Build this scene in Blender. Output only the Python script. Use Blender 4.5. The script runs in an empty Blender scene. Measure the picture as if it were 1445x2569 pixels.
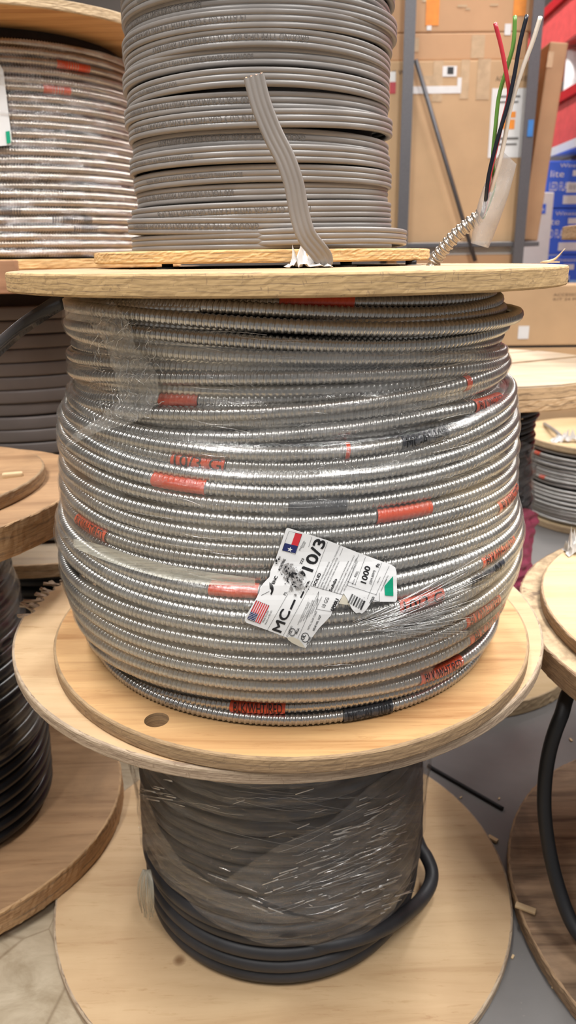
import bpy, bmesh, math, random
import numpy as np
from mathutils import Matrix, Vector
random.seed(7); rng = np.random.default_rng(7)
SC = bpy.context.scene
COL = SC.collection
PI = math.pi

# ------------------------------------------------------------------ camera numbers (metres, 1445x2569 frame)
W, H = 1445, 2569
FPX, PITCH, ROLL = 1873.2, .32845, -.01248
CAM = np.array([0, -.9015, .9555])
def ray(x, y):
    u = x - W/2; v = y - H/2
    cr, sr = math.cos(ROLL), math.sin(ROLL)
    a = cr*u + sr*v; b = -sr*u + cr*v
    c, s = math.cos(PITCH), math.sin(PITCH)
    d = np.array([a, c*FPX - b*s, -s*FPX - b*c]); return d/np.linalg.norm(d)
def zpl(x, y, z):
    d = ray(x, y); return CAM + d*(z - CAM[2])/d[2]
def ypl(x, y, Y):
    d = ray(x, y); return CAM + d*(Y - CAM[1])/d[1]
def cyl(x, y, R, cx=0, cy=0):
    d = ray(x, y); o = CAM - np.array([cx, cy, 0])
    A = d[0]**2 + d[1]**2; B = o[0]*d[0] + o[1]*d[1]; C = o[0]**2 + o[1]**2 - R*R
    q = max(B*B - A*C, 0)
    return CAM + d*(-B - math.sqrt(q))/A

# ------------------------------------------------------------------ materials
def nt(name):
    m = bpy.data.materials.new(name); m.use_nodes = True
    t = m.node_tree; t.nodes.clear()
    out = t.nodes.new('ShaderNodeOutputMaterial')
    return m, t, out
def N(t, kind, **kw):
    n = t.nodes.new('ShaderNode' + kind)
    for k, v in kw.items(): setattr(n, k, v)
    return n
def ramp(t, stops):
    r = t.nodes.new('ShaderNodeValToRGB'); e = r.color_ramp.elements
    while len(e) < len(stops): e.new(.5)
    for el, (p, c) in zip(e, stops):
        el.position = p; el.color = (*c, 1) if len(c) == 3 else c
    return r
def coords(t, scale=(1, 1, 1), rot=(0, 0, 0), src='Object', loc=(0, 0, 0)):
    tc = N(t, 'TexCoord'); mp = N(t, 'Mapping')
    mp.inputs['Scale'].default_value = scale; mp.inputs['Rotation'].default_value = rot; mp.inputs['Location'].default_value = loc
    t.links.new(tc.outputs[src], mp.inputs['Vector']); return mp.outputs['Vector']
def noise(t, vec, scale, detail=5, rough=.55, dist=0):
    n = N(t, 'TexNoise'); n.inputs['Scale'].default_value = scale; n.inputs['Detail'].default_value = detail
    n.inputs['Roughness'].default_value = rough; n.inputs['Distortion'].default_value = dist
    t.links.new(vec, n.inputs['Vector']); return n.outputs['Fac']
def mixc(t, fac, a, b, mode='MIX'):
    m = N(t, 'Mix', data_type='RGBA', blend_type=mode)
    for s, v in ((m.inputs[0], fac), (m.inputs[6], a), (m.inputs[7], b)):
        if hasattr(v, 'links'): t.links.new(v, s)
        else: s.default_value = v if not isinstance(v, tuple) else ((*v, 1) if len(v) == 3 else v)
    return m.outputs[2]
def bsdf(t, out, base=None, rough=.5, metal=0, bump=None, bstr=.3, bdist=.002, spec=None, coat=None):
    b = N(t, 'BsdfPrincipled')
    if base is not None:
        if hasattr(base, 'links'): t.links.new(base, b.inputs['Base Color'])
        else: b.inputs['Base Color'].default_value = (*base, 1)
    if hasattr(rough, 'links'): t.links.new(rough, b.inputs['Roughness'])
    else: b.inputs['Roughness'].default_value = rough
    b.inputs['Metallic'].default_value = metal
    if spec is not None: b.inputs['Specular IOR Level'].default_value = spec
    if coat is not None: b.inputs['Coat Weight'].default_value = coat
    if bump is not None:
        bn = N(t, 'Bump'); bn.inputs['Strength'].default_value = bstr; bn.inputs['Distance'].default_value = bdist
        t.links.new(bump, bn.inputs['Height']); t.links.new(bn.outputs['Normal'], b.inputs['Normal'])
    t.links.new(b.outputs['BSDF'], out.inputs['Surface']); return b
_cache = {}
def plain(name, c, rough=.5, metal=0, var=.12, vs=30, spec=None, coat=None):
    if name in _cache: return _cache[name]
    m, t, o = nt(name)
    f = noise(t, coords(t), vs, 4)
    lo = tuple(x*(1-var) for x in c); hi = tuple(min(1, x*(1+var)) for x in c)
    r = ramp(t, [(.3, lo), (.7, hi)]); t.links.new(f, r.inputs[0])
    bsdf(t, o, r.outputs[0], rough, metal, spec=spec, coat=coat)
    _cache[name] = m; return m
def wood(name, dark, light, rot=0, grain=1.0, dirt=.35, dirtc=(.18, .12, .07), knots=False):
    m, t, o = nt(name)
    v = coords(t, (2.2*grain, 26*grain, 26*grain), (0, 0, rot))
    g = noise(t, v, 1.6, 8, .62, .9)
    r = ramp(t, [(.34, dark), (.48, tuple((a+b*1.6)/2.6 for a, b in zip(dark, light))), (.62, light)]); t.links.new(g, r.inputs[0])
    v2 = coords(t, (1, 1, 1), (0, 0, rot*.7), loc=(3.1, 1.7, .4))
    big = noise(t, v2, 5.5, 6, .6, .6)
    r2 = ramp(t, [(.44, (0, 0, 0)), (.66, (1, 1, 1))]); t.links.new(big, r2.inputs[0])
    mul = N(t, 'Math', operation='MULTIPLY'); t.links.new(r2.outputs[0], mul.inputs[0]); mul.inputs[1].default_value = dirt
    c = mixc(t, mul.outputs[0], r.outputs[0], dirtc)
    # fine short scratches / pores
    v3 = coords(t, (8, 75, 60), (0, 0, rot+.1)); p = noise(t, v3, 2.0, 7, .75, .8)
    r3 = ramp(t, [(.56, (1, 1, 1)), (.74, (.74, .63, .53))]); t.links.new(p, r3.inputs[0])
    c = mixc(t, 1.0, c, r3.outputs[0], 'MULTIPLY')
    if knots:
        vo = N(t, 'TexVoronoi'); vo.inputs['Scale'].default_value = 7.0; t.links.new(v2, vo.inputs['Vector'])
        r4 = ramp(t, [(.045, (.30, .2, .12)), (.085, (1, 1, 1))]); t.links.new(vo.outputs['Distance'], r4.inputs[0])
        c = mixc(t, .8, c, r4.outputs[0], 'MULTIPLY')
    bsdf(t, o, c, .62, bump=g, bstr=.12, bdist=.001); return m
def ply(name, light, dark, n=5, thick=.018, line=(.2, .13, .08), dirt=.5):
    """layered rim: plies stacked along z, fibrous streaks, dark checks"""
    m, t, o = nt(name)
    tc = N(t, 'TexCoord'); sx = N(t, 'SeparateXYZ'); t.links.new(tc.outputs['Object'], sx.inputs[0])
    w = noise(t, coords(t, (9, 9, 9)), 3, 3)
    ma = N(t, 'Math', operation='MULTIPLY_ADD'); t.links.new(w, ma.inputs[0]); ma.inputs[1].default_value = thick*.35
    t.links.new(sx.outputs['Z'], ma.inputs[2])
    mm = N(t, 'Math', operation='MULTIPLY'); t.links.new(ma.outputs[0], mm.inputs[0]); mm.inputs[1].default_value = n/thick
    fr = N(t, 'Math', operation='FRACT'); t.links.new(mm.outputs[0], fr.inputs[0])
    fl = N(t, 'Math', operation='FLOOR'); t.links.new(mm.outputs[0], fl.inputs[0])
    wn = N(t, 'TexWhiteNoise', noise_dimensions='1D'); t.links.new(fl.outputs[0], wn.inputs['W'])
    layer = ramp(t, [(0, dark), (1, light)]); t.links.new(wn.outputs['Value'], layer.inputs[0])
    f = noise(t, coords(t, (28, 28, 420)), 1.3, 8, .65, .4)
    fr2 = ramp(t, [(.36, tuple(x*.55 for x in dark)), (.56, light)]); t.links.new(f, fr2.inputs[0])
    c = mixc(t, .55, layer.outputs[0], fr2.outputs[0])
    ln = ramp(t, [(.0, (1, 1, 1)), (.12, (0, 0, 0)), (.90, (0, 0, 0)), (1, (1, 1, 1))]); t.links.new(fr.outputs[0], ln.inputs[0])
    rn = ramp(t, [(.4, (.15,)*3), (.58, (1, 1, 1))]); t.links.new(noise(t, coords(t, (22, 22, 60), loc=(5, 5, 5)), 1, 4), rn.inputs[0])
    l2 = N(t, 'Math', operation='MULTIPLY'); t.links.new(ln.outputs[0], l2.inputs[0]); t.links.new(rn.outputs[0], l2.inputs[1])
    c = mixc(t, l2.outputs[0], c, line)
    ck = noise(t, coords(t, (70, 70, 40), loc=(9, 2, 4)), 1.6, 7, .75, 2.2)
    rk = ramp(t, [(.585, (0, 0, 0)), (.63, (1, 1, 1))]); t.links.new(ck, rk.inputs[0])
    k2 = N(t, 'Math', operation='MULTIPLY'); t.links.new(rk.outputs[0], k2.inputs[0]); k2.inputs[1].default_value = dirt
    c = mixc(t, k2.outputs[0], c, line)
    bsdf(t, o, c, .75, bump=f, bstr=.22, bdist=.0008); return m

M = {}
M['top_face'] = wood('top_flange_face_wood', (.40, .25, .12), (.60, .42, .24), .3)
M['top_edge'] = ply('top_flange_edge_plies', (.62, .42, .205), (.40, .25, .11), 4, .0193, dirt=.6)
M['bot_face'] = wood('orange_ply_face', (.42, .20, .07), (.69, .41, .18), .25, .8, .25, (.42, .25, .12))
M['bot_edge'] = ply('dirty_ply_edge', (.42, .28, .15), (.25, .155, .085), 3, .0182, dirt=.6)
M['pale_face'] = wood('pale_ply_face', (.50, .32, .165), (.66, .46, .26), .9, .5, .30, (.50, .31, .17), True)
M['pale_edge'] = ply('grey_ply_edge', (.52, .40, .28), (.32, .22, .15), 6, .0162, dirt=.5)
M['tan_face'] = wood('tan_ply_face', (.55, .39, .20), (.66, .50, .29), 1.2, .5, .15, (.5, .34, .18))
M['tan_edge'] = ply('tan_ply_edge', (.62, .46, .28), (.40, .27, .15), 5, .018)
M['brown_face'] = wood('brown_plank_face', (.30, .165, .08), (.50, .30, .155), .5, .7, .35, (.15, .09, .05), True)
M['brown_edge'] = ply('brown_plank_edge', (.55, .34, .17), (.36, .19, .09), 2, .04)
M['weath_face'] = wood('weathered_ply_face', (.15, .085, .045), (.46, .30, .18), .35, .8, .85, (.11, .075, .05), True)
M['weath_edge'] = ply('weathered_ply_edge', (.46, .30, .17), (.24, .14, .08), 3, .025)
M['fir_face'] = wood('fir_plank_face', (.34, .25, .165), (.52, .385, .25), 1.1, .5, .35, (.40, .36, .32))
M['fir_edge'] = ply('fir_plank_edge', (.70, .50, .31), (.50, .32, .18), 2, .048, dirt=.2)
M['red_timber'] = wood('reddish_timber', (.33, .15, .08), (.50, .26, .14), 0, .8, .3)
M['small_face'] = wood('small_flange_face', (.5, .31, .14), (.66, .43, .21), .1, .8, .2)
M['small_edge'] = ply('small_flange_edge', (.82, .56, .27), (.62, .36, .14), 3, .0133, dirt=.25)
def armor(name, c, rough=.33):
    m, t, o = nt(name)
    f = noise(t, coords(t), 60, 4)
    r = ramp(t, [(.3, tuple(x*.85 for x in c)), (.7, c)]); t.links.new(f, r.inputs[0])
    bsdf(t, o, r.outputs[0], rough, .88); return m
M['armor'] = armor('aluminium_armor', (.52, .505, .48), .28)
M['armor_w'] = armor('steel_armor', (.50, .44, .38), .30)
M['red_band'] = plain('red_marker', (.72, .085, .03), .32, coat=.3)
M['black_band'] = plain('charcoal_marker', (.045, .047, .055), .3, coat=.3)
M['ink'] = plain('black_ink', (.012, .012, .014), .45)
M['greyink'] = plain('grey_ink', (.145, .135, .128), .5)
M['grey'] = plain('grey_pvc', (.235, .215, .20), .36, vs=14)
M['taupe'] = plain('taupe_pvc', (.15, .125, .115), .5, vs=10)
M['rubber'] = plain('black_rubber', (.030, .029, .032), .5, vs=18, var=.3)
M['blackpvc'] = plain('black_pvc', (.012, .012, .014), .25)
M['matte_black'] = plain('matte_black_cable', (.012, .012, .014), .55)
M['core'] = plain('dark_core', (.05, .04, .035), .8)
M['steel_post'] = plain('grey_steel_post', (.115, .112, .12), .45, .3, vs=300, var=.35)
M['bolt'] = plain('black_bolt', (.025, .025, .027), .4, .5)
M['washer'] = plain('zinc_washer', (.5, .5, .5), .35, .9)
M['wire_red'] = plain('red_insulation', (.50, .035, .05), .3)
M['wire_green'] = plain('green_insulation', (.12, .27, .05), .3)
M['wire_black'] = plain('black_insulation', (.010, .012, .02), .3)
M['wire_white'] = plain('white_insulation', (.66, .57, .48), .35)
M['copper'] = plain('copper', (.7, .33, .2), .3, .9)
M['label'] = plain('label_paper', (.80, .80, .80), .45, vs=40, var=.04)
M['label_back'] = plain('label_back', (.62, .57, .46), .6, var=.05)
M['lab_red'] = plain('label_red', (.68, .03, .045), .45)
M['lab_blue'] = plain('label_blue', (.015, .025, .13), .45)
M['lab_green'] = plain('label_green', (.0, .33, .18), .45)
M['lab_grey'] = plain('label_grey_scuff', (.27, .26, .255), .8, var=.5, vs=150)
M['card'] = plain('cardboard', (.56, .365, .20), .7, vs=6, var=.07)
M['card2'] = plain('cardboard_orange', (.56, .33, .175), .65, vs=6, var=.07)
M['card_side'] = plain('cardboard_side', (.40, .24, .125), .7, vs=8, var=.1)
M['tape'] = plain('clear_tape', (.60, .43, .27), .12, coat=.8)
M['orange'] = plain('orange_sticker', (.85, .28, .03), .5)
M['paper'] = plain('white_paper', (.78, .77, .76), .5, var=.03)
M['brownink'] = plain('brown_ink', (.16, .10, .06), .7)
M['blue_box'] = plain('blue_carton', (.045, .14, .72), .45, var=.06)
M['pale_blue'] = plain('pale_blue_print', (.25, .5, .85), .45)
M['white_box'] = plain('white_carton', (.74, .73, .72), .5, var=.03)
M['red_shelf'] = plain('red_shelf_paint', (.82, .10, .10), .3, coat=.3)
M['red_cap'] = plain('deep_red_cap', (.55, .012, .02), .3)
M['white_tube'] = plain('white_plastic_tube', (.8, .8, .8), .4)
M['blue_tape'] = plain('blue_tape', (.04, .2, .55), .6)
M['chip'] = plain('wood_chip', (.72, .52, .30), .7)
M['scrap'] = plain('white_film_scrap', (.78, .76, .74), .35)
M['strap'] = plain('dark_strap', (.055, .05, .05), .18, coat=.5)
def film(name, tint, haze, streak_scale, rot=0, hmax=.5, rough=.13, bstr=.5, bscale=(9, 60, 1), gl=.55, bd=.002):
    """clear stretch film: mostly see-through, glossy creases, a little milky haze along the stretch direction (UV in metres)"""
    m, t, o = nt(name)
    v = coords(t, bscale, (0, 0, rot), 'UV')
    st = noise(t, v, streak_scale, 7, .6, .5)
    v2 = coords(t, (22, 60, 1), (0, 0, rot*.5), 'UV', (4.2, 1.1, 0)); bl = noise(t, v2, 1.2, 5, .65, 1.2)
    r = ramp(t, [(.47, (haze,)*3), (.72, (hmax,)*3)])
    mul = N(t, 'Math', operation='MULTIPLY_ADD'); t.links.new(st, mul.inputs[0]); mul.inputs[1].default_value = .62
    ad = N(t, 'Math', operation='MULTIPLY'); t.links.new(bl, ad.inputs[0]); ad.inputs[1].default_value = .4
    t.links.new(ad.outputs[0], mul.inputs[2]); t.links.new(mul.outputs[0], r.inputs[0])
    bn = N(t, 'Bump'); bn.inputs['Strength'].default_value = bstr; bn.inputs['Distance'].default_value = bd
    t.links.new(mul.outputs[0], bn.inputs['Height'])
    g = N(t, 'BsdfGlossy'); g.inputs['Roughness'].default_value = rough; g.inputs['Color'].default_value = (.95, .95, .95, 1)
    t.links.new(bn.outputs['Normal'], g.inputs['Normal'])
    d = N(t, 'BsdfDiffuse'); d.inputs['Color'].default_value = (*tint, 1)
    tr = N(t, 'BsdfTransparent'); tr.inputs['Color'].default_value = (.985, .985, .98, 1)
    m1 = N(t, 'MixShader'); t.links.new(r.outputs[0], m1.inputs[0]); t.links.new(tr.outputs[0], m1.inputs[1]); t.links.new(d.outputs[0], m1.inputs[2])
    fz = N(t, 'LayerWeight'); fz.inputs['Blend'].default_value = .5; t.links.new(bn.outputs['Normal'], fz.inputs['Normal'])
    pw = N(t, 'Math', operation='POWER'); t.links.new(fz.outputs['Facing'], pw.inputs[0]); pw.inputs[1].default_value = 4.0
    fm = N(t, 'Math', operation='MULTIPLY_ADD'); t.links.new(pw.outputs[0], fm.inputs[0]); fm.inputs[1].default_value = .3; fm.inputs[2].default_value = .05*gl; fm.use_clamp = True
    m2 = N(t, 'MixShader'); t.links.new(fm.outputs[0], m2.inputs[0]); t.links.new(m1.outputs[0], m2.inputs[1]); t.links.new(g.outputs[0], m2.inputs[2])
    t.links.new(m2.outputs[0], o.inputs['Surface']); return m
M['film'] = film('clear_stretch_film', (.68, .67, .63), .01, 2.2, 0, .24, bscale=(7, 70, 1), gl=2.6, bstr=.9, bd=.003)
M['film_far'] = film('glossy_stretch_film', (.66, .58, .56), .02, 2.0, .12, .34, bscale=(12, 45, 1), gl=2.2, rough=.12, bstr=1.0, bd=.006)
M['film_low'] = film('streaky_stretch_film', (.42, .41, .42), .012, 1.8, -.42, .24, bscale=(3.5, 60, 1), gl=1.3, rough=.10, bstr=1.0, bd=.010)
M['film_crumple'] = film('crumpled_film', (.80, .77, .70), .10, 3.0, .5, .40, bscale=(40, 60, 1), gl=3.2, rough=.14, bstr=1.0, bd=.008)
M['film_rope'] = film('roped_film', (.66, .63, .52), .34, 2.4, 0, .85, bscale=(3, 330, 1), gl=1.2, rough=.2, bstr=.8)
M['film_pink'] = film('pink_film', (.62, .10, .19), .75, 2.2, .6, .98, bscale=(18, 26, 1), gl=1.2, rough=.2, bstr=.8, bd=.006)
M['film_sleeve'] = film('milky_sleeve', (.64, .60, .58), .30, 1.5, 0, .5, bscale=(25, 60, 1), gl=2.6, rough=.15, bstr=.6, bd=.004)
M['strand_glint'] = film('film_strands_glints', (.86, .85, .82), .30, 2, 0, .6, gl=9.0, rough=.16, bstr=.1)  # pale gloss for real film strands and for the modelled glints

# ------------------------------------------------------------------ mesh helpers
def link(name, me, mat, parent=None):
    o = bpy.data.objects.new(name, me); COL.objects.link(o)
    for m in (mat if isinstance(mat, (list, tuple)) else [mat]): me.materials.append(m)
    if parent is not None: o.parent = parent
    return o
def raw(name, V, F, mat, parent=None, smooth=True, uv=None, slots=None):
    me = bpy.data.meshes.new(name); V = np.asarray(V, np.float32); F = np.asarray(F, np.int32)
    k = F.shape[1]
    me.vertices.add(len(V)); me.vertices.foreach_set('co', V.ravel())
    me.loops.add(F.size); me.loops.foreach_set('vertex_index', F.ravel())
    me.polygons.add(len(F)); me.polygons.foreach_set('loop_start', np.arange(0, F.size, k, dtype=np.int32))
    me.polygons.foreach_set('loop_total', np.full(len(F), k, np.int32))
    me.polygons.foreach_set('use_smooth', np.full(len(F), smooth, bool))
    if slots is not None: me.polygons.foreach_set('material_index', np.asarray(slots, np.int32))
    if uv is not None:
        l = me.uv_layers.new(name='UVMap'); l.data.foreach_set('uv', np.asarray(uv, np.float32)[F.ravel()].ravel())
    me.update(calc_edges=True)
    return link(name, me, mat, parent)
def grid_faces(n, s, wn=False, ws=False):
    i = np.arange(n if wn else n-1); j = np.arange(s if ws else s-1)
    I, J = np.meshgrid(i, j, indexing='ij'); I2 = (I+1) % n; J2 = (J+1) % s
    return np.stack([I*s+J, I*s+J2, I2*s+J2, I2*s+J], -1).reshape(-1, 4)
def grid(name, V, mat, parent=None, wn=False, ws=False, uv=None, smooth=True):
    n, s = V.shape[:2]
    return raw(name, V.reshape(-1, 3), grid_faces(n, s, wn, ws), mat, parent, smooth, None if uv is None else np.asarray(uv).reshape(-1, 2))
class MB:
    """collects shapes into one bmesh"""
    def __init__(s): s.bm = bmesh.new()
    def box(s, c, d, rz=0, bev=0, mi=0):
        r = bmesh.ops.create_cube(s.bm, size=1, matrix=Matrix.Translation(c) @ Matrix.Rotation(rz, 4, 'Z') @ Matrix.Diagonal((*d, 1)))
        fs = {f for v in r['verts'] for f in v.link_faces}
        for f in fs: f.material_index = mi
        if bev: bmesh.ops.bevel(s.bm, geom=list({e for v in r['verts'] for e in v.link_edges}), offset=bev, segments=2, affect='EDGES', profile=.6)
        return s
    def cylz(s, c, r, h, seg=32, r2=None):
        bmesh.ops.create_cone(s.bm, cap_ends=True, segments=seg, radius1=r, radius2=r if r2 is None else r2, depth=h, matrix=Matrix.Translation(c)); return s
    def tube(s, pts, rad, seg=8):
        P = [Vector(p) for p in pts]; rings = []; up = None
        for i, p in enumerate(P):
            t = (P[min(i+1, len(P)-1)] - P[max(i-1, 0)]).normalized()
            if up is None: up = Vector((0, 0, 1)) if abs(t.z) < .9 else Vector((0, 1, 0))
            a = (up - t*up.dot(t)).normalized(); b = t.cross(a); up = a
            r = rad[i] if hasattr(rad, '__len__') else rad
            rings.append([s.bm.verts.new(p + (a*math.cos(k*2*PI/seg) + b*math.sin(k*2*PI/seg))*r) for k in range(seg)])
        for A, B in zip(rings, rings[1:]):
            for k in range(seg): s.bm.faces.new((A[k], A[(k+1) % seg], B[(k+1) % seg], B[k])).smooth = True
        s.bm.faces.new(rings[0][::-1]); s.bm.faces.new(rings[-1]); return s
    def poly(s, pts, thick=None):
        vs = [s.bm.verts.new(p) for p in pts]; s.bm.faces.new(vs); return s
    def build(s, name, mat, parent=None, smooth=False, wn=True):
        if wn: bmesh.ops.recalc_face_normals(s.bm, faces=s.bm.faces[:])
        me = bpy.data.meshes.new(name); s.bm.to_mesh(me); s.bm.free()
        if smooth:
            for p in me.polygons: p.use_smooth = True
        return link(name, me, mat, parent)
def spline(pts, n):
    """Catmull-Rom through points"""
    P = np.asarray(pts, float); P = np.vstack([2*P[0]-P[1], P, 2*P[-1]-P[-2]]); out = []
    m = len(P) - 3
    for q in np.linspace(0, m-1e-6, n):
        i = int(q); t = q - i; a, b, c, d = P[i:i+4]
        out.append(.5*((2*b) + (c-a)*t + (2*a-5*b+4*c-d)*t*t + (3*b-a-3*c+d)*t**3))
    return np.array(out)
def thing(name, label, cat, loc=(0, 0, 0), group=None, rot=(0, 0, 0)):
    o = bpy.data.objects.new(name, None); COL.objects.link(o); o.location = loc; o.rotation_euler = rot
    o.empty_display_size = .05; return tag(o, label, cat, group)
def tag(o, label=None, cat=None, group=None, kind=None):
    if label: o['label'] = label
    if cat: o['category'] = cat
    if group: o['group'] = group
    if kind: o['kind'] = kind
    return o
def put(o, loc):
    """give a world-built mesh an origin at loc"""
    loc = Vector(loc); o.data.transform(Matrix.Translation(-loc)); o.location = loc; return o
def sub(o, loc): o.data.transform(Matrix.Translation(-Vector(loc))); return o

def flange(name, r, z0, z1, faces, parent, seed=0, rough=.0007, seg=220, notch=None, rin=.0):
    """wooden disc with eased, slightly ragged rim; slot 0 face, slot 1 rim"""
    g = np.random.default_rng(seed); th = np.linspace(0, 2*PI, seg, endpoint=False)
    b = min(.0022, (z1-z0)*.15)
    wob = sum(g.normal(0, 1)*np.cos(k*th + g.uniform(0, 6.3))/k for k in range(2, 9))*rough*1.2
    prof = [(rin, z1, 0), (r*.4, z1, 0), (r*.8, z1, 0), (r-b*1.5, z1, 0), (r-b*.4, z1-b*.3, 1), (r, z1-b, 1)]
    n = 5
    prof += [(r, z1-b-(z1-z0-2*b)*k/n, 1) for k in range(1, n+1)] + [(r-b*.4, z0+b*.3, 1), (r-b*1.5, z0, 0), (r*.8, z0, 0), (r*.4, z0, 0), (rin, z0, 0)]
    V = np.zeros((len(prof), seg, 3))
    for i, (pr, pz, k) in enumerate(prof):
        j = (g.normal(0, rough*.35, seg) + wob) if pr > r*.9 else 0
        if notch is not None and pr > r*.9: j = j + notch(th, pz)
        rr = pr + j
        V[i, :, 0] = rr*np.cos(th); V[i, :, 1] = rr*np.sin(th); V[i, :, 2] = pz
    F = grid_faces(len(prof), seg, False, True)
    sl = np.repeat([1 if (prof[i][2] and prof[i+1][2]) or (prof[i][2] != prof[i+1][2]) else 0 for i in range(len(prof)-1)], seg)
    F = F[:, ::-1]
    return raw(name, V.reshape(-1, 3), F, faces, parent, False, slots=sl)

RIB_T = np.array([0, .10, .30, .55, .70, .78, .86]); RIB_R = np.array([-.0013, -.0002, .0002, -.0002, -.0013, -.0006, -.0007])
def corrugated(name, phi, r, z, rc, mat, parent, seg=12, pitch=.0057, s0=0, extra=0, amp=1.0, coarse=False, P=None, ctr=(0, 0)):
    """interlocked-armour tube along a path given as angle/radius/height about z (or explicit points P)"""
    if P is None: P = np.stack([r*np.sin(phi), -r*np.cos(phi), z], -1)
    d = np.linalg.norm(np.diff(P, axis=0), axis=1); s = np.concatenate([[0], np.cumsum(d)])
    T, RR = (RIB_T, RIB_R) if not coarse else (np.array([0, .35, .65]), np.array([-.0013, .0001, .0001]))
    n = int(s[-1]/pitch) + 1
    sq = ((np.arange(n)[:, None] + T)*pitch).ravel(); ro = np.tile(RR*amp, n); ok = sq < s[-1]; sq, ro = sq[ok], ro[ok]
    Q = np.stack([np.interp(sq, s, P[:, k]) for k in range(3)], -1)
    tg = np.gradient(Q, axis=0); tg /= np.linalg.norm(tg, axis=1)[:, None] + 1e-12
    a = np.cross(tg, np.cross(np.array([0, 0, 1.]) + 0*tg, tg)); a /= np.linalg.norm(a, axis=1)[:, None] + 1e-9
    b = np.cross(tg, a); u = np.arange(seg)*2*PI/seg
    rad = (rc + ro + extra)[:, None]
    V = Q[:, None, :] + (a[:, None, :]*np.cos(u)[None, :, None] + b[:, None, :]*np.sin(u)[None, :, None])*rad[..., None]
    V += tg[:, None, :]*(np.cos(u + .6)[None, :, None]*pitch*.16)       # ribs lean a little, as a helix does
    return grid(name, V, mat, parent, False, True)
def winding(R, z0, z1, pitch, jr=.001, jz=.0006, n_per=120, seed=1, slope=None, start=0.):
    """one continuous coil from z0 up to z1"""
    g = np.random.default_rng(seed); turns = (z1-z0)/pitch; n = int(turns*n_per)
    q = np.linspace(0, turns, n); phi = -PI + q*2*PI + start
    kn = np.linspace(0, turns, max(4, int(turns*3)))
    r = (R(q/turns) if callable(R) else R) + np.interp(q, kn, g.normal(0, jr, len(kn)))
    ramp_ = np.floor(q) + np.clip((q - np.floor(q) - .72)/.28, 0, 1)     # flat round the front, climbs at the back
    z = z0 + (.55*ramp_ + .45*q)*pitch + np.interp(q, kn, g.normal(0, jz, len(kn)))
    if slope is not None: z = z + slope*np.sin(phi)*np.sin(PI*q/turns)
    return phi, r, z
def round_cable(name, phi, r, z, rc, mat, parent, seg=8):
    P = np.stack([r*np.sin(phi), -r*np.cos(phi), z], -1)
    tg = np.gradient(P, axis=0); tg /= np.linalg.norm(tg, axis=1)[:, None]
    a = np.stack([np.sin(phi), -np.cos(phi), 0*phi], -1); b = np.cross(tg, a); u = np.arange(seg)*2*PI/seg
    V = P[:, None] + (a[:, None]*np.cos(u)[None, :, None] + b[:, None]*np.sin(u)[None, :, None])*rc
    return grid(name, V, mat, parent, False, True)
def flat_section(w, t, lobes, n=22):
    z = np.linspace(-w/2, w/2, n); x = (z/w + .5)*lobes
    h = t*(.60 + .40*np.sqrt(np.clip(1 - (2*(x - np.floor(np.clip(x, 0, lobes-1e-6))) - 1)**2, 0, 1)))
    h[0] = h[-1] = t*.25
    return np.vstack([np.stack([h, z], -1), np.stack([-h[::-1], z[::-1]], -1)])
def flat_cable(name, phi, r, z, sec, mat, parent, tilt=0):
    dz = np.gradient(z)/(np.gradient(phi)*r)
    rad = np.stack([np.sin(phi), -np.cos(phi), 0*phi], -1); tang = np.stack([np.cos(phi), np.sin(phi), dz], -1); tang /= np.linalg.norm(tang, axis=1)[:, None]
    up = np.cross(rad, tang); up *= np.sign(up[:, 2:3])
    P = rad*np.asarray(r)[:, None]; P[:, 2] = z
    V = P[:, None] + rad[:, None]*sec[None, :, 0, None] + up[:, None]*sec[None, :, 1, None]
    return grid(name, V, mat, parent, False, True)
def drum(name, r, z0, z1, parent, mat=None):
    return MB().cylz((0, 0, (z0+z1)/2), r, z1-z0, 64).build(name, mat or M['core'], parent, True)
def sheet_rev(name, Rf, zlo, zhi, mat, parent, nph=240, nz=60, ph0=-PI, ph1=PI, wr=.0006, seed=3):
    """film wrapped round a coil: radius Rf(phi, z), bottom and top edge functions of phi"""
    g = np.random.default_rng(seed); closed = ph1-ph0 > 6.2
    ph = np.linspace(ph0, ph1, nph); v = np.linspace(0, 1, nz)
    lo = np.array([zlo(p) if callable(zlo) else zlo for p in ph]); hi = np.array([zhi(p) if callable(zhi) else zhi for p in ph])
    Z = lo[:, None] + (hi-lo)[:, None]*v[None]
    Pg = np.repeat(ph[:, None], nz, 1); R = Rf(Pg, Z)
    for k in range(14):
        a, b, c = g.uniform(3, 26), g.uniform(-260, 260), g.uniform(0, 6.3)
        a = round(a) if closed else a
        R = R + wr*g.normal()*np.sin(a*Pg + b*Z + c)/2.2
    V = np.stack([R*np.sin(Pg), -R*np.cos(Pg), Z], -1)
    uv = np.stack([Pg*.28, Z], -1)
    return grid(name, V, mat, parent, False, False, uv)

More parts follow.
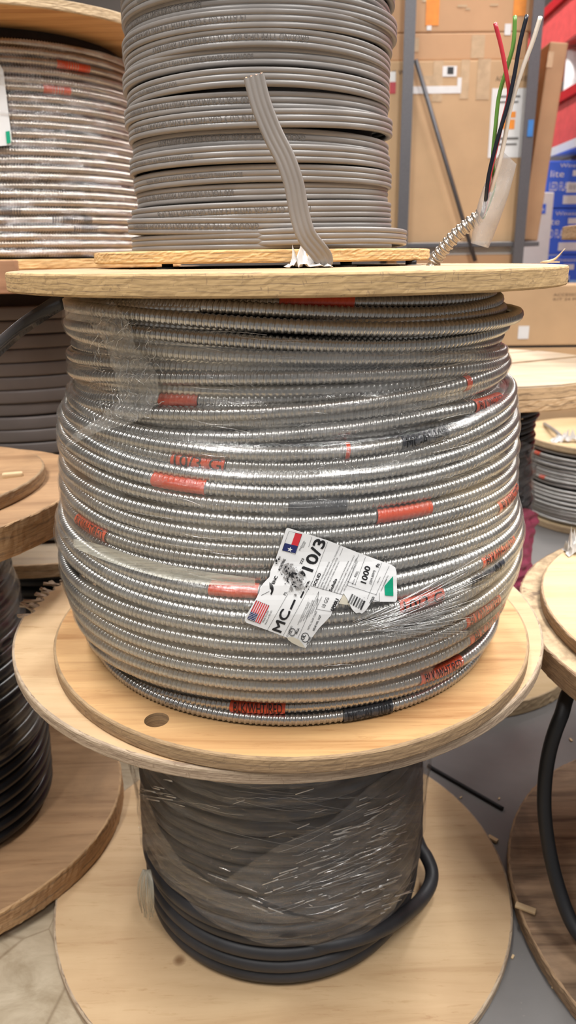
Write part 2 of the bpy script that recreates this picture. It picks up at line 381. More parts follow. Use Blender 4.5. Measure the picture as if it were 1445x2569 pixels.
# text -------------------------------------------------------------------------------------------------
_dg = None
def text2d(s, size=1.0):
    cu = bpy.data.curves.new('txt', 'FONT'); cu.body = s; cu.size = size; cu.resolution_u = 3
    o = bpy.data.objects.new('txt', cu); COL.objects.link(o)
    bpy.context.view_layer.update()
    me = o.evaluated_get(bpy.context.evaluated_depsgraph_get()).to_mesh()
    bm = bmesh.new(); bm.from_mesh(me)
    o.evaluated_get(bpy.context.evaluated_depsgraph_get()).to_mesh_clear()
    bpy.data.objects.remove(o); bpy.data.curves.remove(cu)
    bmesh.ops.remove_doubles(bm, verts=bm.verts[:], dist=1e-6)
    xs = [v.co.x for v in bm.verts]; ys = [v.co.y for v in bm.verts]
    return bm, (min(xs), max(xs), min(ys), max(ys))
def slice_bm(bm, axis, vals):
    n = [0, 0, 0]; n[axis] = 1
    for k in vals:
        p = [0, 0, 0]; p[axis] = k
        bmesh.ops.bisect_plane(bm, geom=bm.verts[:] + bm.edges[:] + bm.faces[:], plane_co=p, plane_no=n)
def mapped(name, bm, fn, mat, parent):
    V = np.array([v.co[:] for v in bm.verts])
    for v, p in zip(bm.verts, fn(V)): v.co = p
    me = bpy.data.meshes.new(name); bm.to_mesh(me); bm.free(); return link(name, me, mat, parent)
def merge(bms):
    out = bmesh.new()
    for b in bms:
        me = bpy.data.meshes.new('tmp'); b.to_mesh(me); b.free(); out.from_mesh(me); bpy.data.meshes.remove(me)
    return out

# ================================================================== SETTING
fl = bpy.data.meshes.new('floor')
def floor_mat():
    m, t, o = nt('sealed_concrete')
    a = noise(t, coords(t), 2.2, 7, .6, .5); r = ramp(t, [(.3, (.135, .128, .125)), (.7, (.225, .213, .205))]); t.links.new(a, r.inputs[0])
    b = noise(t, coords(t, (40, 40, 1)), 3, 4); r2 = ramp(t, [(.68, (1, 1, 1)), (.76, (1.5, 1.45, 1.35))]); t.links.new(b, r2.inputs[0])
    c = mixc(t, 1, r.outputs[0], r2.outputs[0], 'MULTIPLY')
    # a worn beige patch of old coating on the camera-left side
    tc = N(t, 'TexCoord'); sx = N(t, 'SeparateXYZ'); t.links.new(tc.outputs['Object'], sx.inputs[0])
    q = N(t, 'Math', operation='ADD'); t.links.new(sx.outputs['X'], q.inputs[0])
    w = N(t, 'Math', operation='MULTIPLY'); t.links.new(a, w.inputs[0]); w.inputs[1].default_value = .15; t.links.new(w.outputs[0], q.inputs[1])
    rr = ramp(t, [(.0, (1, 1, 1)), (.03, (0, 0, 0))]); sh = N(t, 'Math', operation='ADD'); t.links.new(q.outputs[0], sh.inputs[0]); sh.inputs[1].default_value = .12
    t.links.new(sh.outputs[0], rr.inputs[0])
    d = noise(t, coords(t, (5, 9, 1)), 2.5, 8, .65, 1); r3 = ramp(t, [(.3, (.33, .255, .165)), (.65, (.52, .43, .31))]); t.links.new(d, r3.inputs[0])
    ck = N(t, 'TexVoronoi', feature='DISTANCE_TO_EDGE'); ck.inputs['Scale'].default_value = 9; t.links.new(coords(t, (1, .6, 1), (0, 0, .5)), ck.inputs['Vector'])
    r5 = ramp(t, [(.0, (.6, .55, .5)), (.012, (1, 1, 1))]); t.links.new(ck.outputs['Distance'], r5.inputs[0])
    lp = mixc(t, .8, r3.outputs[0], r5.outputs[0], 'MULTIPLY')
    c = mixc(t, rr.outputs[0], c, lp)
    bsdf(t, o, c, .38); return m
M['floor'] = floor_mat()
f = MB().poly([(-4, -2.5, 0), (5, -2.5, 0), (5, 6, 0), (-4, 6, 0)]).build('floor', M['floor']); tag(f, kind='structure')
M['wall'] = plain('painted_block_wall', (.10, .085, .075), .8, vs=3)
M['wall_d'] = plain('dark_back_wall', (.10, .085, .075), .8, vs=3)
tag(MB().box((.5, 6.05, 2.25), (9, .1, 4.5)).build('wall_back', M['wall']), kind='structure')
tag(MB().box((-4.05, 1.75, 2.25), (.1, 8.5, 4.5)).build('wall_left', M['wall']), kind='structure')
tag(MB().box((5.05, 1.75, 2.25), (.1, 8.5, 4.5)).build('wall_right', M['wall']), kind='structure')

# ================================================================== MAIN REEL (metal-clad cable)
ZT, ZB = .945, .504            # top of upper flange, top of lower flange
RC = .0067
main = thing('cable_reel', 'big wooden reel of silver armored metal-clad cable under clear film with a torn white label', 'cable reel', (.002, 0, ZB-.018))
MO = np.array([.002, 0, ZB-.018])
def notch(th, z):
    a = (th + PI) % (2*PI) - PI
    return np.where((abs(a - -2.153) < .05) & (z < ZT-MO[2]-.0193+.0055), -.006, 0)
up_fl = flange('top_flange', .305, ZT-.0193-MO[2], ZT-MO[2], [M['top_face'], M['top_edge']], main, 11, .00025, 420)
lo_fl = flange('bottom_flange', .305, ZB-.018-MO[2], ZB-MO[2], [M['bot_face'], M['bot_edge']], main, 12, .00025, 420)
# arbor / bolt hole in the lower flange
hp = zpl(393, 1806, ZB) - MO
cut = MB().cylz((hp[0], hp[1], hp[2]), .0128, .08, 32).build('cut', M['bot_edge'])
cut.parent = main
bm_ = lo_fl.modifiers.new('h', 'BOOLEAN'); bm_.object = cut; bm_.operation = 'DIFFERENCE'; bm_.solver = 'EXACT'
bpy.context.view_layer.update()
me2 = bpy.data.meshes.new_from_object(lo_fl.evaluated_get(bpy.context.evaluated_depsgraph_get()))
lo_fl.modifiers.clear(); lo_fl.data = me2; bpy.data.objects.remove(cut)
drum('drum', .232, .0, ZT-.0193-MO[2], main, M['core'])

ROWX = [250, 480, 720, 920, 1180]
ROWS = [[756,757,759,761,752],[768,771,780,791,781],[782,804,820,826,818],[826,849,862,871,853],[861,890,900,901,896],
 [909,927,933,935,915],[946,950,952,943,927],[978,983,988,983,945],[1003,1012,1010,1000,955],[1025,1042,1036,1013,963],
 [1045,1067,1062,1044,987],[1060,1100,1098,1072,1028],[1086,1133,1141,1132,1069],[1110,1166,1181,1165,1100],[1133,1195,1205,1196,1135],
 [1166,1223,1240,1228,1170],[1203,1263,1276,1268,1211],[1248,1303,1314,1305,1252],[1279,1340,1352,1336,1281],[1312,1373,1385,1368,1312],
 [1345,1404,1418,1400,1343],[1378,1440,1450,1435,1374],[1409,1478,1488,1475,1407],[1435,1511,1522,1512,1435],[1466,1541,1558,1545,1470],
 [1507,1572,1598,1576,1495],[1540,1609,1634,1612,1534],[1567,1647,1666,1649,1563],[1596,1679,1697,1680,1586],[1621,1707,1728,1712,1614],
 [1645,1735,1757,1743,1653],[1658,1766,1783,1764,1672],[1680,1800,1812,1797,1693]]
RPROF = [(0, .244), (2, .253), (4, .252), (8, .2545), (11, .257), (12, .264), (15, .2715), (17, .2735), (20, .276), (22, .282), (24, .287), (26, .286), (28, .281), (29, .275), (30, .267), (31, .2555), (32, .2575)]
def Rrow(i): return float(np.interp(i, [a for a, _ in RPROF], [b for _, b in RPROF]))
RECESS = {0: (-.006, -.008, -.009), 1: (-.004, -.002, -.006), 2: (0, 0, .014), 5: (0, -.006, -.010), 7: (-.010, -.010, -.012), 8: (-.004, -.009, -.012), 10: (-.009, -.008, -.004), 13: (-.004, -.004, 0), 21: (-.004, -.002, 0), 31: (-.002, -.001, -.003)}
PG = np.linspace(-PI, PI, 241)
zc = []; rcn = []
for i, row in enumerate(ROWS):
    Ro = Rrow(i); ph = []; zz = []
    for x, y in zip(ROWX, row):
        p = cyl(x, y, Ro, .002, 0); ph.append(math.atan2(p[0]-.002, -p[1])); zz.append(p[2])
    co = np.polyfit(ph, zz, 3); lim = np.clip(PG, min(ph)-.12, max(ph)+.12)
    z = np.polyval(co, lim)
    sl_l = np.polyval(np.polyder(co), min(ph)-.12); sl_r = np.polyval(np.polyder(co), max(ph)+.12)
    dl = np.clip(min(ph)-.12-PG, 0, 9); dr = np.clip(PG-max(ph)-.12, 0, 9)
    z = z - sl_l*.5*np.tanh(dl*1.2) + sl_r*.5*np.tanh(dr*1.2)
    rec = RECESS.get(i, (0, 0, 0)); g = rng.normal(0, .0006, 7)
    r = Ro - RC + np.interp(PG, [-PI, -1.1, 0, .9, 1.4, PI], [rec[0]*.3, rec[0], rec[1], rec[2]*.6, rec[2], 0]) + np.interp(PG, np.linspace(-PI, PI, 7), g)
    zc.append(np.clip(z, ZB+RC, ZT-.0193-RC-.0005)); rcn.append(r)
# blend each turn into the next round the back so that the coil is continuous
blend = np.clip((abs(PG) - 1.9)/(PI-1.9), 0, 1)**2*(.5)
zz2, rr2 = [], []
for i in range(len(zc)):
    nx, pv = min(i+1, len(zc)-1), max(i-1, 0)
    oz = np.where(PG > 0, zc[nx], zc[pv]); orr = np.where(PG > 0, rcn[nx], rcn[pv])
    oz = np.where(PG > 0, oz[::-1], oz[::-1]); orr = orr[::-1]
    zz2.append(zc[i]*(1-blend) + oz*blend); rr2.append(rcn[i]*(1-blend) + orr*blend)
allphi = np.concatenate([PG[:-1] + 2*PI*i for i in range(len(zz2))]); allz = np.concatenate([z[:-1] for z in zz2]) - MO[2]; allr = np.concatenate([r[:-1] for r in rr2])
cable = corrugated('armored_cable', allphi, allr, allz, RC, M['armor'], main, 12)
# an inner layer glimpsed between loose turns
ip, ir, iz = winding(.2405, ZB+.009-MO[2], ZT-.028-MO[2], .0142, .0004, .0004, 100, 5)
corrugated('inner_cable_layer', ip, ir, iz, .0068, M['armor'], main, 8, coarse=True)
# coloured marker sleeves printed on the armour: (row, x0, x1, kind, text)
BANDS = [(0,700,900,'r',''),(0,330,412,'k',''),(8,385,488,'r',''),(9,1172,1185,'r',''),(11,1197,1262,'r','BLK/WHT/RED'),(12,1012,1128,'k','MC-AL 10/3'),(13,422,562,'r','10/3 G'),(15,378,515,'r',''),
 (16,724,874,'k',''),(17,950,1088,'r',''),(20,192,264,'r','BLK/WHT/RED'),(19,1252,1296,'r','BLK/WHT/RED'),(22,522,650,'r',''),(24,1005,1118,'r','10/3 G'),(23,1212,1285,'r','BLK/WHT/RED'),(24,1188,1262,'k','MC-AL'),
 (27,1172,1252,'r','BLK/WHT/RED'),(28,1178,1255,'k','MC-AL'),(29,1183,1260,'r','BLK/WHT/RED'),(30,1060,1164,'r','BLK/WHT/RED'),(31,575,718,'r','BLK/WHT/RED'),(32,865,990,'k','MC-AL 10/3'),(12,870,882,'r','')]
def row_phi(i, x):
    p = cyl(x, float(np.interp(x, ROWX, ROWS[i])), Rrow(i), .002, 0); return math.atan2(p[0]-.002, -p[1])
for i, x0, x1, k, txt in BANDS:
    p0, p1 = row_phi(i, x0), row_phi(i, x1)
    q = np.linspace(p0, p1, 80); r = np.interp(q, PG, rr2[i]); z = np.interp(q, PG, zz2[i]) - MO[2]
    o = corrugated('red_marker' if k == 'r' else 'black_marker', q, r, z, RC, M['red_band' if k == 'r' else 'black_band'], cable, 16, extra=.00085, amp=.42)
    o['label'] = 'red printed marker sleeve' if k == 'r' else 'charcoal printed marker sleeve'
    if txt:
        bm, (a, b, c, d) = text2d(txt); slice_bm(bm, 1, np.linspace(c, d, 7)[1:-1])
        L = (q[-1]-q[0])*r.mean(); hgt = .0098
        def fn(V, a=a, b=b, c=c, d=d, q=q, r=r, z=z, L=L, hgt=hgt):
            t = .07 + .86*(V[:, 0]-a)/(b-a); ph = q[0] + (q[-1]-q[0])*t
            al = ((V[:, 1]-c)/(d-c) - .5)*hgt/RC + .22
            rr = np.interp(ph, q, r) + (RC+.0012)*np.cos(al); zz = np.interp(ph, q, z) + (RC+.0012)*np.sin(al)
            return np.stack([rr*np.sin(ph), -rr*np.cos(ph), zz], -1)
        mapped('marker_print', bm, fn, M['ink'], cable)

# film envelope
ZG = np.linspace(ZB-.01, ZT, 330)
ENV = np.full((len(PG), len(ZG)), .236)
for z, r in zip(zz2, rr2):
    d = (ZG[None] - z[:, None])/RC
    ENV = np.maximum(ENV, np.where(abs(d) < 1, r[:, None] + RC*np.sqrt(np.clip(1-d*d, 0, 1)), 0))
def slide(A, k, f):
    S = [np.roll(A, s, 1) for s in range(-k, k+1)]
    for s, B in zip(range(-k, k+1), S):
        if s > 0: B[:, :s] = A[:, :1]
        if s < 0: B[:, s:] = A[:, -1:]
    return f(np.stack(S), axis=0)
ENVc = slide(slide(ENV, 4, np.max), 4, np.min)
ENVc = slide(ENVc, 1, np.mean)
for _ in range(3): ENVc = (np.roll(ENVc, 1, 0) + ENVc*2 + np.roll(ENVc, -1, 0))/4
ENVc += .0014
def Renv(ph, z):
    ph = (np.asarray(ph) + PI) % (2*PI) - PI; z = np.asarray(z)
    a = np.clip((ph+PI)/(2*PI)*(len(PG)-1), 0, len(PG)-1.001); b = np.clip((z-ZG[0])/(ZG[-1]-ZG[0])*(len(ZG)-1), 0, len(ZG)-1.001)
    i, j = a.astype(int), b.astype(int); u, v = a-i, b-j
    return ENVc[i, j]*(1-u)*(1-v) + ENVc[i+1, j]*u*(1-v) + ENVc[i, j+1]*(1-u)*v + ENVc[i+1, j+1]*u*v
zt_f = lambda p: float(np.interp(p, [-PI, -2, -.95, -.80, -.5, 0, .7, 1.3, 2, PI], [.90, .924, .924, .905, .888, .880, .874, .874, .885, .90]))
z30 = zz2[30]
zb_f = lambda p: float(np.interp(p, PG, z30)) - .006
fm = sheet_rev('stretch_film', lambda P, Z: Renv(P, Z), zb_f, zt_f, M['film'], main, 420, 200, wr=.00045)
sub(fm, (0, 0, MO[2]))
def on_main(x, y, off=.0):
    """photo pixel -> point on the wrapped surface of the main reel"""
    R = .27
    for _ in range(6):
        p = cyl(x, y, R, .002, 0); ph = math.atan2(p[0]-.002, -p[1]); R = .6*R + .4*(float(Renv(ph, p[2])) + off)
    return cyl(x, y, R, .002, 0) - MO
def poly_sheet(name, pts, mat, parent, off, nx=30, ny=30, wr=0., surf=on_main, solid=0., seed=1, smooth=True):
    bm = bmesh.new(); bm.faces.new([bm.verts.new((x, y, 0)) for x, y in pts])
    xs = [p[0] for p in pts]; ys = [p[1] for p in pts]
    slice_bm(bm, 0, np.linspace(min(xs), max(xs), nx)[1:-1]); slice_bm(bm, 1, np.linspace(min(ys), max(ys), ny)[1:-1])
    g = np.random.default_rng(seed); uvs = []
    for v in bm.verts:
        x, y = v.co.x, v.co.y; uvs.append((x*.0004, -y*.0004))
        v.co = surf(x, y, off + abs(g.normal(0, wr)) if wr else off)
    bmesh.ops.recalc_face_normals(bm, faces=bm.faces[:])
    me = bpy.data.meshes.new(name); bm.to_mesh(me); bm.free()
    l = me.uv_layers.new(name='UVMap'); vi = np.empty(len(me.loops), np.int32); me.loops.foreach_get('vertex_index', vi)
    l.data.foreach_set('uv', np.array(uvs, np.float32)[vi].ravel())
    for p in me.polygons: p.use_smooth = smooth
    o = link(name, me, mat, parent)
    if solid:
        md = o.modifiers.new('t', 'SOLIDIFY'); md.thickness = solid; md.offset = 0
    return o
poly_sheet('film_flap', [(160,744),(272,744),(300,775),(328,822),(340,870),(372,905),(396,940),(398,1000),(372,1040),(330,1062),(250,1082),(162,1124),(182,1090),(255,1045),(300,1000),(285,930),(262,860),(225,810),(165,800)],
           M['film_crumple'], main, .0035, 44, 60, .0016)
# milky rope of gathered film running down across the left side
rope = [(152,1352),(200,1366),(260,1388),(330,1412),(420,1436),(520,1452),(640,1462)]
top = [(x, y-2-17*min(1, (x-130)/120)*(1-max(0, (x-480)/170)*.5)) for x, y in rope]; bot = [(x, y+17*min(1, (x-130)/80)*(1-max(0, (x-480)/170)*.6)) for x, y in rope[::-1]]
poly_sheet('film_rope', top + bot, M['film_rope'], main, .003, 60, 16)
# stretched strands and film highlights modelled as thin pale tubes
g = np.random.default_rng(21); mb = MB()
def strand_glint(x0, y0, x1, y1, sag, r, off=.0022, n=16, surf=on_main, seg=4):
    P = [surf(x0+(x1-x0)*t, y0+(y1-y0)*t + sag*math.sin(PI*t), off) for t in np.linspace(0, 1, n)]
    mb.tube(P, r, seg)
for k in range(54):                                   # the fan at the lower right of the label
    t = g.uniform(); x0, y0 = 890+90*t+g.normal(0, 30), 1562+22*t+g.normal(0, 6)
    f2 = g.uniform(.55, 1.); x1 = x0 + (1285-100*t-x0)*f2; y1 = y0 + (1352+235*t-y0)*f2 + g.normal(0, 5)
    strand_glint(x0, y0, x1, y1, 4, g.uniform(.00012, .00034))
for k in range(90):                                   # short pale tubes modelling glints all over the film
    x = g.uniform(190, 1240); y = g.uniform(830, 1730); L = g.uniform(30, 170)
    edge = abs(x-735)/520; y += 0
    if y > 1700 - 260*edge**2 or x+L > 1235: continue
    if 600 < x+L and x < 1010 and 1310 < y < 1640: continue
    sl = (-(x+L/2-735)/520*.30) + g.normal(0, .05)
    strand_glint(x, y, x+L, y + sl*L, g.normal(0, 4), g.uniform(.0001, .00022), n=8)
for k in range(60):                                   # wandering wrinkles near the shoulder
    x = g.uniform(560, 1260); y = g.uniform(900, 1180); pts = [(x, y)]; a = g.uniform(-.5, .5)
    for _ in range(6): a += g.normal(0, .8); pts.append((pts[-1][0]+9*math.cos(a), pts[-1][1]+6*math.sin(a)))
    if max(p[0] for p in pts) < 1235: mb.tube([on_main(*p, .002) for p in pts], .00014, 4)
for k in range(90):  # bright squiggles modelled as glints on the crumpled flap
    x = g.uniform(225, 392); y = g.uniform(800, 1055); pts = [(x, y)]; a = g.uniform(0, 6.3)
    for _ in range(5): a += g.normal(0, .7); pts.append((pts[-1][0]+7*math.cos(a), pts[-1][1]+9*math.sin(a)))
    mb.tube([on_main(*p, .0052) for p in pts], g.uniform(.00012, .00042), 4)
tag(mb.build('film_creases_glints', M['strand_glint'], main, True), kind='stuff')
# dark strap of twisted film leaving to the left
P = spline([ypl(158,752,-.14), ypl(110,782,-.15), ypl(60,816,-.17), ypl(10,858,-.20), ypl(-40,905,-.24), ypl(-110,975,-.30)], 30)
Vv = []
for i, p in enumerate(P):
    tw = .5*math.sin(i*.16); w = .0085
    Vv.append([p + np.array([math.sin(tw)*.3, -math.sin(tw), 1.0])*w - MO, p + np.array([0, -.003, 0]) - MO, p - np.array([math.sin(tw)*.3, -math.sin(tw), 1.0])*w - MO])
o = grid('film_strap', np.array(Vv), M['strap'], main); md = o.modifiers.new('t', 'SOLIDIFY'); md.thickness = .0006
o['label'] = 'dark twisted strap of film'

# ------------------------------------------------------------------ the torn label
Z7 = lambda x, y: (580 + x*460/1445, 1280 + y*380/1194)      # label drawing units -> photo pixels
def on_label(off):
    def fn(V):
        out = []
        for x, y in V[:, :2]:
            px, py = Z7(x, y); out.append(on_lab(px, py, off))
        return np.array(out)
    return fn
_m = ENVc[(PG > -.25) & (PG < .36)].max(0); _m = slide(slide(_m[None], 9, np.max), 6, np.mean)[0] + .0016
LABZ = list(zip(ZG, _m))
def on_lab(px, py, off):
    R = .288
    for _ in range(6):
        p = cyl(px, py, R, .002, 0); R = .5*R + .5*(float(np.interp(p[2], ZG, _m)) + off)
    return cyl(px, py, R, .002, 0) - MO
OUT = [(432,148),(445,140),(470,146),(760,238),(1010,338),(1262,430),(1292,450),(1303,490),(1280,512),(1215,585),(1150,665),(1098,735),(1060,790),(1030,815),(1010,806),(985,812),(960,790),(945,768),(915,700),(885,655),(868,690),(845,722),(835,750),(800,790),(785,830),(740,880),(715,905),(690,932),(640,1000),(606,1058),(585,1086),(560,1076),(500,1020),(440,1004),(285,945),(120,886),(107,868),(112,840),(200,690),(250,580),(302,525),(312,470),(345,400),(400,240)]
def flat_poly(pts, nx=20, ny=20):
    bm = bmesh.new(); bm.faces.new([bm.verts.new((x, y, 0)) for x, y in pts])
    xs = [p[0] for p in pts]; ys = [p[1] for p in pts]
    if nx: slice_bm(bm, 0, np.linspace(min(xs), max(xs), nx)[1:-1])
    if ny: slice_bm(bm, 1, np.linspace(min(ys), max(ys), ny)[1:-1])
    return bm
def lab(name, pts, mat, off, parent, n=20):
    bm = flat_poly(pts, n, n); o = mapped(name, bm, on_label(off), mat, parent)
    bm = bmesh.new(); bm.from_mesh(o.data); bmesh.ops.recalc_face_normals(bm, faces=bm.faces[:]); bm.to_mesh(o.data); bm.free()
    return o
label = lab('label', OUT, M['label'], .0, main, 26)
md = label.modifiers.new('t', 'SOLIDIFY'); md.thickness = .0003; md.offset = 0
label['label'] = 'torn white printed label'
fold = lab('label_corner', [(1303,490),(1306,600),(1307,705),(1296,722),(1200,722),(1118,721),(1098,735),(1150,665),(1215,585),(1280,512)], M['label'], .0002, label, 10)
lab('label_fold', [(885,660),(945,742),(900,744),(846,736)], M['label_back'], -.0002, label, 6)['label'] = 'cream underside of the torn label'
lab('label_curl', [(440,1004),(480,1000),(530,1018),(560,1050),(585,1086),(540,1076),(480,1046),(448,1022)], M['label_back'], .0012, label, 8)['label'] = 'cream curl at the label edge'
E1 = np.array([.42, -.907]); E2 = np.array([-.94, -.34])
def ltext(s, x, y, h, length=None, e1=None, e2=None, bold=0):
    """text with its baseline start at (x, y), cap height h, run length"""
    bm, (a, b, c, d) = text2d(s)
    V = np.array([v.co[:] for v in bm.verts]); e1 = E1 if e1 is None else e1; e2 = E2 if e2 is None else e2
    sx = (length/(b-a)) if length else h/.73
    for v in bm.verts:
        p = np.array([x, y]) + e1*(v.co.x-a)*sx + e2*v.co.y*h/.73
        v.co = (p[0], p[1], 0)
    if bold:
        b2 = bm.copy()
        for v in b2.verts: v.co.x += bold*E2[0]; v.co.y += bold*E2[1]
        b3 = bm.copy()
        for v in b3.verts: v.co.x += bold*E1[0]; v.co.y += bold*E1[1]
        return merge([bm, b2, b3])
    return bm
inks = []
def T(*a, **k): inks.append(ltext(*a, **k))
def L(x0, y0, x1, y1, w=2.2):
    d = np.array([x1-x0, y1-y0], float); d /= np.linalg.norm(d); n = np.array([-d[1], d[0]])*w/2
    m = max(3, int(math.hypot(x1-x0, y1-y0)/60)); bm = bmesh.new(); pr = None
    for t in np.linspace(0, 1, m):
        c = np.array([x0+(x1-x0)*t, y0+(y1-y0)*t]); q = (bm.verts.new((*(c+n), 0)), bm.verts.new((*(c-n), 0)))
        if pr: bm.faces.new((pr[0], pr[1], q[1], q[0]))
        pr = q
    inks.append(bm)
def arc(cx, cy, r, a0, a1, w, ex=1, n=22, tilt=0):
    bm = bmesh.new(); pr = None
    for t in np.linspace(a0, a1, n):
        q = []
        for rr in (r-w/2, r+w/2):
            X, Y = rr*math.cos(t)*ex, rr*math.sin(t); q.append(bm.verts.new((cx+X*math.cos(tilt)-Y*math.sin(tilt), cy+X*math.sin(tilt)+Y*math.cos(tilt), 0)))
        if pr: bm.faces.new((pr[0], pr[1], q[1], q[0]))
        pr = q
    inks.append(bm)
T('MC', 392, 970, 76, 185, bold=5); L(468, 782, 502, 706, 16); L(588, 608, 608, 566, 14); L(548, 690, 572, 640, 13)
T('10/3', 640, 490, 92, 262, bold=6)
T('SOLID', 664, 600, 24, 108, bold=2); T('Solido', 792, 642, 24, 106, bold=2)
T('ALUMINUM INTERLOCKED ARMOR', 684, 614, 11, 228); T('COPPER TYPE THHN/THWN-2 STYLE CONDUCTOR', 706, 620, 11, 380)
T('GREEN INSULATED GROUND CONDUCTOR', 726, 628, 11, 278); T('1200V (DRY OR ATT) FAMILY RATED VW-1', 750, 632, 11, 250)
T('ARMADURA DE ALUMINIO ENTRELAZADA', 815, 650, 10, 275); T('CONDUCTORES DE COBRE TIPO THHN/THWN-2', 836, 658, 10, 330)
T('CONDUCTOR DE AISLAMIENTO VERDE A TIERRA', 860, 666, 10, 320); T('1200V (SECO O ATT) FAMILIA CLASIFICADAS VW-1', 892, 640, 10, 262)
T('ENC', 340, 584, 24, 66, bold=2); T('MONTANA', 392, 470, 22, 90, bold=1); T('PL', 430, 672, 22, 32); T('223', 556, 428, 20, 48, bold=1)
T('REEL', 985, 528, 19, 52); T('LENGTH', 958, 588, 10, 48); T('1000', 1062, 582, 46, 136, e1=np.array([.27, -.963]), bold=3); T('(304.80M)', 1104, 584, 20, 112, e1=np.array([.3, -.954]))
T('ft', 1160, 455, 26, 34, bold=2); T('METERS', 1156, 576, 8, 54); T('HERRAMIENTA ADV', 1184, 640, 9, 105); T('200-700 TP12', 1212, 580, 10, 70)
T('10 GG', 738, 770, 30, 84); T('6P00U', 806, 800, 28, 104, bold=3); T('METAL-CLAD CABLE', 612, 944, 15, 160); T('ISSUE NO. 1327', 655, 952, 15, 132, bold=1)
T('0050', 1108, 740, 22, 58, bold=1); T('7014-4', 1024, 772, 14, 62); T('1', 1054, 692, 12)
T('McKinney,', 545, 318, 14, 84); T('Texas', 568, 300, 14, 50); T('Made in USA', 256, 886, 14, 102); T('Hecho en EE.UU.', 274, 902, 14, 122)
T('CLASSIFIED', 445, 998, 14, 92); T('3RGA', 518, 980, 17, 50, bold=1); T('LISTED', 604, 1066, 15, 70, bold=1); T('UL', 572, 1024, 26, 40, bold=2); T('UL', 474, 972, 15, 24, bold=1)
for k in range(7): T('CONDUCTOR METALICO PARA USO RESIDENCIAL'[k:k+30], 528+k*22, 905-k*16, 9, 200-10*k) if k % 2 == 0 else T('PUEDE RESISTIR A LA CORROSION', 528+k*22, 900-k*16, 9, 180-10*k)
arc(583, 1004, 36, 0, 2*PI, 5, .85); arc(482, 962, 30, 0, 2*PI, 4, .85); arc(482, 962, 23, 0, 2*PI, 2, .85)
for k in range(6): arc(296-k*3, 640-k*2, 26+7*k, -1.75, .35, 6-k*.5, .8, tilt=.45)
L(236, 672, 300, 640, 3)
for a in [(285,945,446,660),(404,1000,640,560),(525,1010,690,640),(636,210,610,290),(760,252,628,596),(880,300,855,360),(1006,348,915,592),(1188,415,1072,700),(1245,440,1140,670),(1058,370,975,592)]: L(*a)
for a in [(625,595,885,668),(915,592,1148,668),(690,640,672,780),(672,780,790,800),(915,560,985,590),(1115,705,1170,722),(1168,650,1168,722)]: L(*a)
for k in range(24):                                           # barcode
    t = k/23; x, y = 918+112*t, 728+62*t; w = [2, 5, 3, 7, 2, 4][k % 6]
    if k % 4 != 3: L(x, y, x+34, y-70, w)
ink = mapped('label_print', merge(inks), on_label(.0005), M['ink'], label); ink['label'] = 'black lettering'
# flags and green block
def quad(p, a, b): return [(p[0][0]+(p[1][0]-p[0][0])*u+(p[3][0]-p[0][0])*v, p[0][1]+(p[1][1]-p[0][1])*u+(p[3][1]-p[0][1])*v) for u, v in ((a[0], b[0]), (a[1], b[0]), (a[1], b[1]), (a[0], b[1]))]
TX = [(455,166),(558,190),(505,350),(402,316)]                # corner, along e, ... last
lab('flag_red', quad(TX, (.5, 1), (0, .62)), M['lab_red'], .0005, label, 4)['label'] = 'red field of the printed flag'
lab('flag_blue', quad(TX, (0, 1), (.62, 1)), M['lab_blue'], .0005, label, 4)['label'] = 'blue field of the printed flag'
star = [(462 + (22 if k % 2 == 0 else 9)*math.sin(k*PI/5+.3), 310 - (22 if k % 2 == 0 else 9)*math.cos(k*PI/5+.3)) for k in range(10)]
lab('flag_star', star, M['label'], .0008, label, 0)['label'] = 'white star'
US = [(198,711),(300,752),(226,895),(126,856)]
st = []
for k in range(0, 13, 2): st.append(flat_poly(quad(US, (k/13, (k+1)/13), (0, 1)), 0, 8))
mapped('flag_stripes', merge(st), on_label(.0005), M['lab_red'], label)['label'] = 'red flag stripes'
lab('flag_canton', quad(US, (0, .54), (.6, 1)), M['lab_blue'], .0008, label, 4)['label'] = 'blue flag canton'
dots = [flat_poly([(c[0]-2.6, c[1]-2.6), (c[0]+2.6, c[1]-2.6), (c[0]+2.6, c[1]+2.6), (c[0]-2.6, c[1]+2.6)], 0, 0) for c in [quad(US, (u, u), (v, v))[0] for u in np.linspace(.05, .48, 6) for v in np.linspace(.64, .96, 5)]]
mapped('flag_stars', merge(dots), on_label(.0011), M['label'], label)['label'] = 'white flag stars'
for p in (TX, US):
    inks = []
    for a, b in zip(p, p[1:] + p[:1]): L(*a, *b, 2)
    mapped('flag_outline', merge(inks), on_label(.0009), M['ink'], label)
lab('green_block', [(1275,520),(1278,676),(1213,671),(1208,598),(1240,560)], M['lab_green'], .0008, label, 6)['label'] = 'green printed block'
# scuffed hole punched through the label
g = np.random.default_rng(4); sc, sk = [], []
def blob(cx, cy, r, n=9, j=.45): return [(cx + r*(1+g.normal(0, j*.5))*math.cos(k*2*PI/n), cy + r*(1+g.normal(0, j*.5))*math.sin(k*2*PI/n)) for k in range(n)]
for k in range(420):
    a, b = g.normal(0, 62), g.normal(0, 50); x, y = 480 + a*.7 + b*.55, 520 + a*.9 - b*.35
    (sk if g.uniform() < .22 else sc).append(flat_poly(blob(x, y, abs(g.normal(0, 5))+1.2, 6, .9), 0, 0))
for cx, cy, r in ((556,495,24),(505,535,15),(440,480,13)): sc.append(flat_poly(blob(cx, cy, r, 11), 0, 0))
mapped('label_scuff', merge(sc), on_label(.0012), M['lab_grey'], label)['label'] = 'grey scuffed hole in the label'
mapped('label_scuff_dark', merge(sk + [flat_poly(blob(558, 493, 13, 10), 0, 0)]), on_label(.0015), M['ink'], label)['label'] = 'black scuff marks'

